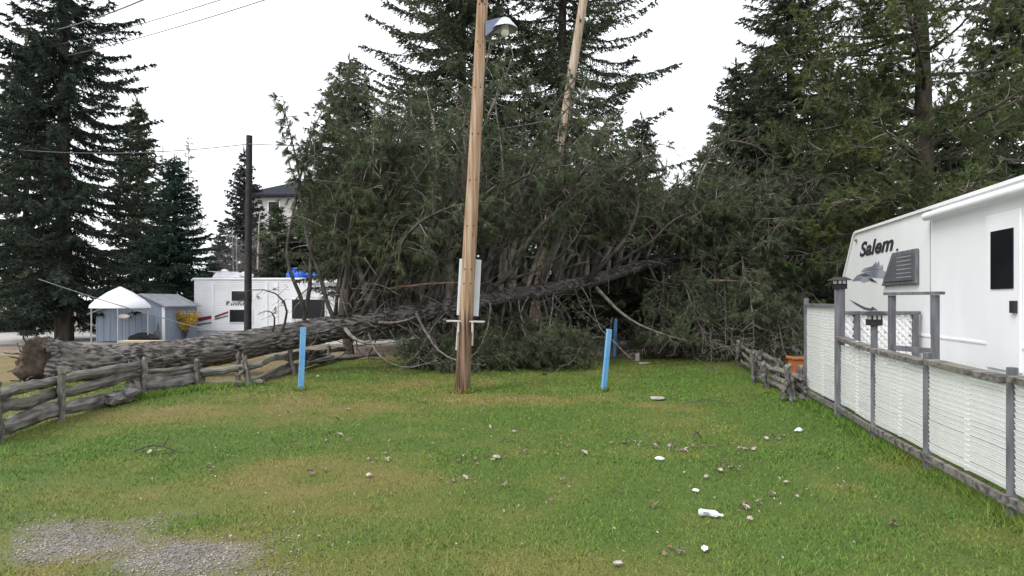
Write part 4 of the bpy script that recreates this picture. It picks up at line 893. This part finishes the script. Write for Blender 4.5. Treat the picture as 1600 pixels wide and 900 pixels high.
# yellow shrub + rusty shrub, steps
def shrub(name, label, base, r, h, m, seed, n=900):
    rng = np.random.default_rng(seed); root = thing(name, label, 'shrub', base); T = Tree(); P = []; D = []
    for k in range(40):
        a = rng.uniform(0, 6.28); e = np.array([math.cos(a)*r*rng.uniform(.2, 1), math.sin(a)*r*rng.uniform(.2, 1), h*rng.uniform(.5, 1)]); mid = e*[.4, .4, .55]; T.line([[0, 0, -.03], mid, e], .010, .004)
        for j in range(n//40): t = rng.uniform(.3, 1); P.append(mid+(e-mid)*t+rng.normal(size=3)*.06); D.append(runit(1, rng)[0])
    seg_mesh('stems', T.seg, M['bare'], root, 3); tris('foliage', tuft_tris(P, D, np.full(len(P), .065), 2, .5, .2, .020, rng), M[m], root)
shrub('autumn_shrub', 'bright yellow autumn shrub beside the white trailer', W(289, 522, 25.3)*[1, 1, 0], .62, 1.25, 'yellowleaf', 61, 2600)
shrub('autumn_shrub', 'rust-brown dry shrub between the shed and the yellow shrub', W(274, 524, 25.6)*[1, 1, 0], .45, .85, 'rustleaf', 62, 1800)
shrub('autumn_shrub', 'tall ochre shrub against the shed corner', W(268, 520, 25.9)*[1, 1, 0], .40, 1.55, 'yellowleaf', 63, 900)
stp = thing('wooden_steps', 'small wooden steps beside the spare wheel of the white trailer', 'steps', W(286, 522, 28.4)*[1, 1, 0])
for k in range(4): MB().box((0, k*.26, .25+k*.30), (.95, .30, .05)).build('tread', M['lumber'], stp)
for sx in (-.45, .45): MB().beam((sx, -.15, .05), (sx, .95, 1.25), .05, .16).build('stringer', M['lumber'], stp)
bp_ = thing('lumber_beam', 'long pale sawn beam lying behind the fallen trunk', 'beam', W(278, 536, 15.5))
o = MB().box((0, 0, .04), (2.9, .30, .05)).build('top_board', M['lumber'], bp_, bevel=.004); MB().box((0, .02, -.10), (2.8, .10, .16)).build('side_board', M['lumber'], bp_)
for xx in (-1.1, .2, 1.2): MB().box((xx, .1, -.38), (.16, .2, .36)).build('block', M['rail'], bp_)
# house far behind
HD = 53.0
hs_ = thing('house', 'pale distant house with dark hip roof above the trailer', 'house', W(470, 470, HD)*[1, 1, 0])
def hx(px): return (px-470)/F*HD
hz = lambda py: CZ-(py-H0)*HD/F
MB().box(((hx(372)+hx(560))/2, 4.5, hz(304)/2), (hx(560)-hx(372), 8, hz(304))).build('wall', M['cream'], hs_)
s = MB(); siding(s, hx(372), hx(560), 3, hz(304), .48, .16, .018); s.build('siding', M['cream'], hs_)
e0, e1, ez, rz_ = hx(372), hx(566), hz(303), hz(266)
hr = MB(); hr.add([[e0, 0, ez], [e1, 0, ez], [e1, 9, ez], [e0, 9, ez], [hx(445), 4.5, rz_], [hx(500), 4.5, rz_], [e0, 0, ez-.22], [e1, 0, ez-.22], [e1, 9, ez-.22], [e0, 9, ez-.22]], [[0, 1, 5, 4], [1, 2, 5], [2, 3, 4, 5], [3, 0, 4], [0, 6, 7, 1], [1, 7, 8, 2], [2, 8, 9, 3], [3, 9, 6, 0], [6, 9, 8, 7]])
hro = hr.build('roof', M['shingle'], hs_); MB().box((hx(455), 4.2, rz_+.12), (.55, .5, .5)).build('chimney', M['black'], hro)
for px, py in ((381, 322), (425, 324), (470, 324), (381, 352), (425, 352)):
    w_ = MB().box((hx(px), .44, hz(py)), (1.1, .06, 1.3)).build('window', M['trim'], hs_); MB().box((hx(px), .40, hz(py)), (.9, .03, 1.1)).build('pane', M['glass'], w_)

# ------------------------------------------------------------------ right yard: slatted screen, deck, trailer
FP = [(4.72, 9.75), (4.42, 8.2), (4.11, 6.9), (3.86, 5.65), (3.62, 4.4), (3.40, 3.2)]
fsc = thing('slatted_screen', 'white slatted privacy screen with grey posts along the lawn', 'fence', (FP[0][0], FP[0][1], 0)); f0 = np.array([FP[0][0], FP[0][1], 0])
def seg_dir(i): a = np.array([*FP[i], 0.]); b_ = np.array([*FP[i+1], 0.]); return a, b_
pz = [1.64, 1.86, 1.42, 1.12, 1.12, 1.12]
for i, p in enumerate(FP):
    c = np.array([p[0], p[1], pz[i]/2-.05])-f0; w = .055 if i != 1 else .095
    MB().box(c, (w, w, pz[i]+.1), Matrix.Rotation(.2, 3, 'Z')).build('post', M['greywood'], fsc, bevel=.005)
for i, zt_ in ((1, 1.90), (2, 1.46)):           # lantern caps
    c = np.array([FP[i][0], FP[i][1], zt_-.06])-f0; w = .135 if i == 1 else .125
    cap = MB().box(c+[0, 0, -.045], (w, w, .07)).build('lantern_cap', M['black'], fsc, bevel=.004)
    MB().box(c+[0, 0, .012], (w*.86, w*.86, .045)).build('lantern_lens', M['lens'], cap)
    for sx in (-1, 0, 1): MB().box(c+[sx*w*.42, -w*.42, .012], (.014, .014, .045)).build('lantern_bar', M['black'], cap)
    rfc = MB(); rfc.box(c+[0, 0, .058], (w*1.75, w*1.75, .045), taper=.45); rfc.build('lantern_roof', M['black'], cap)
slat_md = {}
for i in range(len(FP)-1):
    a, b_ = seg_dir(i); L_ = np.linalg.norm(b_-a); an = math.atan2((b_-a)[1], (b_-a)[0]); zt_a, zt_b = (1.53, 1.53) if i == 0 else (1.10, 1.04) if i == 1 else (1.04, 1.02)
    zb = .20; mid = (a+b_)/2-f0; u = nrm(b_-a)
    MB().beam(a+u*.05+[0, 0, zt_a]-f0, b_-u*.05+[0, 0, zt_b]-f0, .13 if i else .09, .05).build('cap_rail', M['greywood'] if i == 0 else M['rail'], fsc, bevel=.004)
    MB().beam(a-u*.04+[-.03, 0, zb-.04]-f0, b_+u*.04+[-.03, 0, zb-.05]-f0, .04, .06).build('bottom_board', M['rail'], fsc)
    n = int((min(zt_a, zt_b)-zb-.02)/.042); key = round(L_, 2); rng = np.random.default_rng(i+90)
    sm = MB(); k = 13; tt = np.linspace(-.5, .5, k); wv = .003*np.sin(tt*7+i)+(.010*np.sin(tt*math.pi*2) if i == 1 else 0)
    P = np.stack([tt*(L_-.07), np.zeros(k), wv], -1)
    for j in range(k-1):
        q0, q1 = P[j], P[j+1]
        sm.add([q0+[0, -.010, -.0197], q1+[0, -.010, -.0197], q1+[0, .002, .0197], q0+[0, .002, .0197], q0+[0, -.004, -.0197], q1+[0, -.004, -.0197], q1+[0, .008, .0197], q0+[0, .008, .0197]], [[0, 1, 2, 3], [7, 6, 5, 4], [4, 5, 1, 0], [3, 2, 6, 7]])
    sd_md = sm.data('slat', M['slat'])
    for j in range(n):
        o = bpy.data.objects.new('slat', sd_md); link(o, fsc); t_ = j/n
        o.location = tuple(mid+np.array([rng.normal()*.002, 0, zb+.03+j*.042])); o.rotation_euler = (0, (zt_a-zt_b)/L_*t_*-1*0, an+math.pi)
    for fr_ in (.5,):                       # thin uprights behind the slats
        q = a+(b_-a)*fr_-f0; MB().box(q+[.02, 0, (zt_a+zb)/2], (.02, .03, zt_a-zb)).build('upright', M['slat'], fsc)
# deck
dk = thing('deck', 'grey wooden deck with white lattice rail beside the right trailer', 'deck', (5.6, 8.0, 0)); dO = np.array([5.6, 8.0, 0])
for k in range(30):
    yy = 4.2+k*.19; xo = 4.36+(yy-7)*.16; xi = 6.95-(11-yy)*.2145-.06
    if xi-xo > .3: MB().box(((xo+xi)/2-dO[0]+.25, yy-dO[1], .42), (xi-xo-.3, .175, .03)).build('plank', M['greywood'], dk)
for x_, y_ in ((5.0, 9.6), (6.4, 9.6), (4.7, 7), (5.6, 7), (4.3, 4.6), (5.2, 4.6)): MB().box((x_-dO[0], y_-dO[1], .2), (.1, .1, .41)).build('deck_leg', M['greywood'], dk)
RY = 10.0
for x_ in (5.0, 5.66, 6.62): MB().box((x_-dO[0], RY-dO[1], .9), (.09, .09, 1.0)).build('rail_post', M['greywood'], dk)
MB().box((5.82-dO[0], RY-dO[1], 1.40), (1.75, .10, .06)).build('top_rail', M['greywood'], dk, bevel=.006)
MB().box((5.82-dO[0], RY-dO[1], .52), (1.75, .06, .06)).build('bottom_rail', M['greywood'], dk)
la = MB(); x0, x1_, z0, z1 = 4.98, 6.66, .55, 1.37; pt = .115
for sg in (1, -1):
    for k in range(-14, 34):
        c0 = x0+k*pt; pts_ = []
        for z in (z0, z1):
            pts_.append((c0+sg*(z-z0) if sg > 0 else c0+(z1-z)*1.0, z))
        (xa, za), (xb, zb_) = pts_
        if sg < 0: xa, xb = c0+(z1-z0), c0
        # clip to the panel
        def cl(xa, za, xb, zb_):
            t0, t1 = 0, 1; dx = xb-xa
            if abs(dx) > 1e-6:
                ta, tb = sorted(((x0-xa)/dx, (x1_-xa)/dx)); t0, t1 = max(0, ta), min(1, tb)
            return None if t1-t0 < .03 else ((xa+dx*t0, za+(zb_-za)*t0), (xa+dx*t1, za+(zb_-za)*t1))
        r_ = cl(xa, za, xb, zb_)
        if r_: la.beam(np.array([r_[0][0], RY+.004*sg, r_[0][1]])-dO, np.array([r_[1][0], RY+.004*sg, r_[1][1]])-dO, .006, .030, (0, 1, 0)) if False else la.prism([(r_[0][0]-.027, r_[0][1]), (r_[0][0]+.027, r_[0][1]), (r_[1][0]+.027, r_[1][1]), (r_[1][0]-.027, r_[1][1])], np.array([0, RY+.006*sg, 0])-dO, (1, 0, 0), (0, 0, 1), (0, 1, 0), .005)
tag(la.build('lattice', M['slat'], dk), kind='stuff')
gt = thing('stair_rail', 'grey wooden stair rail with flat cap on the deck', 'railing', (5.28, 8.45, .43))
for x_, y_ in ((0, 0), (.17, -.62)): MB().box((x_, y_, .62), (.07, .07, 1.25)).build('post', M['greywood'], gt)
MB().beam((-.03, .08, 1.27), (.20, -.70, 1.27), .12, .04).build('cap_rail', M['greywood'], gt, bevel=.005)
MB().beam((0, 0, .52), (.17, -.62, .52), .04, .07).build('lower_rail', M['greywood'], gt)
# planter
pb = thing('planter', 'orange terracotta planter box behind the rail fence by the screen', 'planter', W(1246, 590, 12.0)*[1, 1, 0])
MB().box((0, 0, .34), (.24, .24, .30), taper=1.12).build('pot', M['terracotta'], pb, bevel=.01); MB().box((0, 0, .475), (.32, .32, .05)).build('rim', M['terracotta'], pb, bevel=.008); MB().box((0, 0, .10), (.20, .20, .20)).build('stand', M['rail'], pb)
MB().box((0, 0, .50), (.24, .24, .01)).build('soil', M['soil'], pb)
# right trailer
TA = np.array([6.95, 11.0, 0]); TU = np.array([.2095, .9778, 0]); TN = np.array([.9778, -.2095, 0])
t4 = thing('travel_trailer', 'white trailer with raked nose and Salem lettering beyond the white slatted screen', 'trailer', TA)
arc = [(2.05+.27*math.cos(a), 2.80+.27*math.sin(a)) for a in np.linspace(math.pi/2, .45, 6)]
outline = [(-6.5, .5), (3.25, .5), (3.5, .75), (3.58, 1.05), (3.48, 1.35)]+arc[::-1]+[(-6.5, 3.09)]
MB().prism(outline, (0, 0, 0), TU, (0, 0, 1), TN, 2.4).build('body', M['rvwhite'], t4)
edge_ = MB(); k = len(outline)
for i in range(3, k-1):
    p, q = outline[i], outline[i+1]; edge_.beam(TU*p[0]+[0, 0, p[1]]-TN*.008, TU*q[0]+[0, 0, q[1]]-TN*.008, .05, .05)
edge_.build('edge_moulding', M['trim'], t4)
MB().prism([(-6.5, 0), (3.1, 0), (3.1, .5), (-6.5, .5)], TN*.12, TU, (0, 0, 1), TN, 2.1).build('underskirt', M['greywood'], t4)
def deco(name, poly, m, lift=.004, t=.004):     # print on the side wall, in (s, z)
    return MB().prism(poly, -TN*(lift+t), TU, (0, 0, 1), TN, t).build(name, M[m], t4)
tc_ = bpy.data.curves.new('lettering', 'FONT'); tc_.body = 'Salem'; tc_.size = .40; tc_.shear = .30; tc_.offset = .012; tc_.extrude = .002; tc_.space_character = 1.02
tobj = bpy.data.objects.new('lettering_curve', tc_); COL.objects.link(tobj); bpy.context.view_layer.update()
tme = bpy.data.meshes.new_from_object(tobj.evaluated_get(bpy.context.evaluated_depsgraph_get())); bpy.data.objects.remove(tobj)
vs = np.empty(len(tme.vertices)*3, np.float32); tme.vertices.foreach_get('co', vs); vs = vs.reshape(-1, 3).astype(float); vs[:, 0] -= vs[:, 0].min(); wtx = vs[:, 0].max()
s0, s1 = 1.86, .10
Vn = TU[None]*(s0-vs[:, 0:1]*(s0-s1)/wtx)+np.array([[0, 0, 1.]])*(2.535+vs[:, 1:2]*1.0)-TN[None]*(.007+vs[:, 2:3])
tme.vertices.foreach_set('co', Vn.astype(np.float32).ravel()); tme.materials.clear(); tme.materials.append(M['ink']); tme.update(); link(bpy.data.objects.new('lettering', tme), t4)
deco('lettering_mark', [(-.02, 2.50), (-.10, 2.50), (-.10, 2.54), (-.02, 2.54)], 'ink')
# streaking bird-like emblem: two darts and swept plumes
def pp(px, py):                                   # photo pixel -> (s, z) on the wall
    k = (px-800)/F; s_ = (TA[0]-k*TA[1])/(k*TU[1]-TU[0]); return s_, CZ-(py-H0)*(TA[1]+TU[1]*s_)/F
deco('emblem', [pp(*q) for q in ((1332, 439), (1340, 430), (1352, 425), (1366, 423), (1379, 422), (1392, 428), (1392, 438), (1378, 434), (1362, 433), (1368, 440), (1358, 438), (1350, 441), (1344, 438))], 'greyprint')
deco('emblem', [pp(*q) for q in ((1346, 424), (1352, 419), (1364, 416), (1370, 409), (1369, 418), (1374, 407), (1376, 417), (1380, 413), (1381, 420), (1366, 421.5))], 'greyprint', .010)
deco('emblem', [pp(*q) for q in ((1358, 434.5), (1364, 436), (1372, 441), (1362, 439))], 'ink', .010)
deco('emblem', [pp(*q) for q in ((1344, 429), (1354, 427), (1361, 430), (1350, 432))], 'teal', .010)
deco('swoosh', [pp(*q) for q in ((1328, 468), (1340, 474), (1352, 480), (1361, 482), (1364, 479), (1372, 485), (1366, 484), (1360, 485.5), (1350, 483), (1338, 476))], 'teal')
mk = TU*2.05+[0, 0, 2.90]-TN*.02; MB().blob(mk, (.04, .04, .04), .05, 1, 10, 8).build('marker_light', M['redlimb'], t4, True)
for z_ in (.62, 1.02): MB().prism([(-6.5, z_), (3.3, z_), (3.3, z_+.03), (-6.5, z_+.03)], -TN*.012, TU, (0, 0, 1), TN, .012).build('rub_rail', M['trim'], t4)
for s__ in (-1.35, -3.9): MB().prism([(s__, 1.06), (s__+.018, 1.06), (s__+.018, 3.05), (s__, 3.05)], -TN*.005, TU, (0, 0, 1), TN, .005).build('panel_seam', M['greyroof'], t4)
for z_ in np.arange(.7, 1.02, .04): MB().prism([(-5.6, z_), (-5.0, z_), (-5.0, z_+.012), (-5.6, z_+.012)], -TN*.012, TU, (0, 0, 1), TN, .012).build('vent_louvre', M['greyroof'], t4)
d_ = MB().prism([(-3.75, .72), (-3.0, .72), (-3.0, 2.72), (-3.75, 2.72)], -TN*.03, TU, (0, 0, 1), TN, .03).build('door', M['rvwhite'], t4, bevel=.01)
MB().prism([(-3.62, 1.75), (-3.13, 1.75), (-3.13, 2.5), (-3.62, 2.5)], -TN*.042, TU, (0, 0, 1), TN, .012).build('pane', M['glass'], d_)
MB().prism([(-3.70, 1.45), (-3.60, 1.45), (-3.60, 1.60), (-3.70, 1.60)], -TN*.07, TU, (0, 0, 1), TN, .04).build('handle', M['black'], d_)
MB().tube([TU*-6.3+[0, 0, 2.93]-TN*.09, TU*-1.4+[0, 0, 2.93]-TN*.09], .065, 10).build('awning_roll', M['trim'], t4, True)
wf = [pp(1382, 447), pp(1399, 395)]
wn_ = MB(); a_, b2_ = wf
wn_.prism([a_, (a_[0]-1.5, a_[1]), (a_[0]-1.5, b2_[1]), b2_], -TN*.06, TU, (0, 0, 1), TN, .05); wwo = wn_.build('window', M['greywood'], t4, bevel=.012)
MB().prism([(a_[0]-.16, a_[1]+.07), (a_[0]-1.42, a_[1]+.07), (a_[0]-1.42, b2_[1]-.07), (b2_[0]-.13, b2_[1]-.07)], -TN*.075, TU, (0, 0, 1), TN, .012).build('pane', M['tint_reflection'], wwo)
for z_ in np.linspace(a_[1]+.12, b2_[1]-.12, 6): MB().prism([(a_[0]-1.36, z_), (b2_[0]-.25, z_), (b2_[0]-.25, z_+.018), (a_[0]-1.36, z_+.018)], -TN*.079, TU, (0, 0, 1), TN, .004).build('louvre', M['greyroof'], wwo)

# ------------------------------------------------------------------ litter on the lawn
def leaf_mesh(seed, m, s=.06):
    rng = np.random.default_rng(seed); k = 7; V = []; 
    for i in range(k):
        t = i/(k-1); w = s*.55*math.sin(math.pi*min(1, t*.93+.05))*(1+.35*rng.normal()*.5); z = s*(.25*math.sin(t*3+seed)+.12*rng.random())
        V += [[(t-.5)*2*s, -w, z+s*rng.uniform(.1, .5)], [(t-.5)*2*s, 0, z], [(t-.5)*2*s, w, z+s*rng.uniform(.1, .5)]]
    Fs = []
    for i in range(k-1):
        b_ = i*3; Fs += [[b_, b_+1, b_+4, b_+3], [b_+1, b_+2, b_+5, b_+4]]
    mb = MB(); mb.add(V, Fs); V2 = np.array(V)+[0, 0, .0015]; mb.add(V2, [f[::-1] for f in Fs]); return mb.data('dead_leaf', m, True)
LM = [leaf_mesh(i, M['leaf' if i < 5 else 'leafpale'], .034+.006*(i % 3)) for i in range(8)]
rng = np.random.default_rng(77); spots = []
PLACES = ['in the long leaf drift right of centre', 'in the clump above the bottle', 'in the clump between the bottle and the white screen', 'near the foot of the white screen', 'in the cluster below the wooden pole', 'right of the pole cluster', 'in the thin row left below the pole', 'in the green strip below the pole', 'below the leaning blue stake', 'in the bright green strip by the pole', 'below and right of the left blue stake', 'in the middle of the left lawn', 'above the brown worn patch', 'left of the brown worn patch', 'near the dark twig at the left', 'near the paper ball at the front', 'just right of the bottle', 'up and left of the bottle', 'below the rail fence on the left', 'in the middle of the lawn', 'between the long drift and the stake', 'in the dry strip at the pole foot', 'in the short grass right of the bottle', 'at the near end of the white screen', 'scattered over the near middle lawn', 'on the brown worn patch']
for ci, (cx, cy, sx, sy, n) in enumerate(((1070, 702, 45, 8, 16), (1140, 735, 30, 12, 14), (1160, 705, 22, 10, 12), (1215, 685, 14, 4, 5), (730, 718, 22, 5, 7), (775, 716, 18, 6, 6), (710, 750, 22, 4, 6), (790, 690, 16, 6, 5), (980, 694, 24, 6, 8), (800, 670, 40, 8, 5),
                          (560, 690, 40, 14, 8), (590, 722, 30, 10, 6), (490, 742, 20, 6, 4), (330, 740, 20, 5, 4), (250, 710, 20, 4, 4), (1055, 868, 14, 6, 6), (1160, 800, 22, 8, 6), (1025, 790, 12, 4, 3), (450, 650, 60, 6, 5), (880, 700, 40, 14, 7), (1030, 700, 24, 6, 5), (700, 640, 160, 8, 6), (1230, 782, 60, 8, 5), (1390, 830, 12, 5, 3), (860, 770, 160, 30, 8), (430, 860, 120, 30, 4))):
    for k in range(n): spots.append((cx+rng.normal()*sx*.6, cy+rng.normal()*sy*.6, PLACES[ci]))
for px, py, place in spots:
    p = G(px, py); o = bpy.data.objects.new('dead_leaf', LM[rng.integers(0, 8)]); link(o); z = float(gz(p[0], p[1]))
    o.location = (p[0], p[1], z+.022); o.rotation_euler = (rng.normal()*.35, rng.normal()*.35, rng.uniform(0, 6.28)); s_ = rng.uniform(.5, 1.05)*np.interp(p[1], [3.5, 8, 12], [.8, 1.0, 1.15]); o.scale = (s_, s_, s_)
    tag(o, 'curled dry leaf '+place, 'leaf', 'dead leaves strewn over the lawn')
# loose stones of the gravel patch
sx__ = []
for k in range(12000):
    px, py = rng.uniform(20, 470), rng.uniform(800, 925); p = G(px, py)
    if rng.random() < float(bareness(np.array([p[0]]), np.array([p[1]]))[0])*1.5: sx__.append(p)
sx__ = np.array(sx__)[:2600]; n = len(sx__); oct_ = np.array([[1, 0, 0], [0, 1, 0], [-1, 0, 0], [0, -1, 0], [0, 0, 1], [0, 0, -1.]])
sz_ = rng.uniform(.003, .009, n)*rng.uniform(.6, 1.3, n); V = oct_[None]*sz_[:, None, None]*rng.uniform(.6, 1.3, (n, 6, 1)); an_ = rng.uniform(0, 6.28, n); c__, s__ = np.cos(an_)[:, None], np.sin(an_)[:, None]
V = np.stack([V[..., 0]*c__-V[..., 1]*s__, V[..., 0]*s__+V[..., 1]*c__, V[..., 2]*.7], -1)+sx__[:, None]+np.array([0, 0, .004]); V[..., 2] += gz(sx__[:, 0], sx__[:, 1])[:, None]
ft_ = np.array([[0, 1, 4], [1, 2, 4], [2, 3, 4], [3, 0, 4], [1, 0, 5], [2, 1, 5], [3, 2, 5], [0, 3, 5]])[None]+np.arange(n)[:, None, None]*6
o = link(bpy.data.objects.new('gravel', mesh_np('gravel', V.reshape(-1, 3), ft_.reshape(-1, 3), np.full(n*8, 3), mat('pebble', (.17, .155, .14), (.34, .315, .29), 3, .9, island=.4)))); tag(o, 'loose grey gravel worn through the near left lawn', 'gravel', kind='stuff')
# tiny specks: clover heads and leaf crumbs
n = 420; y = rng.uniform(3.6, 14.5, n); x = rng.uniform(-.62, .62, n)*y; ok = (x < 3.6); x, y = x[ok], y[ok]
P = np.stack([x, y, gz(x, y)+.03], -1); V = tuft_tris(P, runit(len(P), rng), np.full(len(P), .018), 3, 1.0, 0, .007, rng)
o = tris('leaf_crumbs', V, M['leafpale']); tag(o, 'pale crumbs of dry leaf scattered through the grass', 'leaf litter', kind='stuff')
bt = thing('plastic_bottle', 'crushed white plastic bottle lying on the near lawn', 'bottle', G(1108, 810)+[0, 0, .03]); bt.rotation_euler = (0, .08, -.25); bt.scale = (.72, .72, .72)
prof = np.array([[-.105, 0, .022], [-.09, 0, .036], [-.02, .006, .030], [.04, 0, .036], [.075, 0, .028], [.095, 0, .013], [.115, 0, .012]])
MB().tube(np.stack([prof[:, 0], prof[:, 1], prof[:, 2]*0+.01], -1), prof[:, 2], 12, .25, 5).build('body', M['paper'], bt, True)
MB().tube([(.112, 0, .01), (.135, 0, .01)], .014, 10).build('cap', M['trim'], bt); MB().box((-.03, -.032, .02), (.06, .004, .02)).build('print', M['greyprint'], bt)
for i, (px, py, s_, lb) in enumerate(((1031, 721, .075, 'crumpled white paper scrap up the lawn from the bottle'), (1101, 864, .055, 'white paper ball at the near edge of the lawn below the bottle'), (1087, 771, .045, 'small white scrap just above the bottle'), (1248, 674, .10, 'flat white scrap near the foot of the white screen'),
        (577, 746, .06, 'pale crumpled scrap on the left half of the lawn'), (966, 886, .05, 'pale scrap at the very front of the lawn'), (1172, 818, .05, 'greyish paper scrap right of the bottle'), (776, 716, .065, 'pale crumpled scrap below the wooden pole'), (1104, 750, .05, 'thin white scrap among the leaf clusters'), (497, 590, .07, 'white scrap near the left blue stake'), (1228, 760, .04, 'small pale scrap in the grass below the screen'))):
    p = G(px, py); o = MB().blob((0, 0, 0), (s_*.6, s_*.38, s_*.22), .75, i+3, 12, 8, 3.2).build('paper_scrap', M['paper'] if i in (0, 1, 2, 3) else M['leafpale']); o.location = (p[0], p[1], float(gz(p[0], p[1]))+.028); o.rotation_euler = (0, 0, i*1.3); tag(o, lb, 'paper', 'litter on the lawn')
for i, (px, py, ln, an, lb) in enumerate(((1110, 632, .9, .25, 'thin dark fallen stick right of the bare patch'), (1090, 686, .45, 1.2, 'small twig standing out of the lawn'), (255, 708, .6, .1, 'thin dark twig near the left edge of the lawn'))):
    p = G(px, py); d = np.array([math.cos(an), math.sin(an)*.4, .06]); pts_ = [p+d*ln*(t-.5)+[0, 0, .04+.05*math.sin(t*5)] for t in np.linspace(0, 1, 7)]
    s_ = MB(); s_.tube(pts_, np.linspace(.010, .004, 7), 6); s_.tube([pts_[3], pts_[3]+np.array([.08, -.02, .12])], [.006, .003], 5); o = s_.build('stick', M['limb'], None, True); tag(o, lb, 'stick', 'sticks on the lawn')
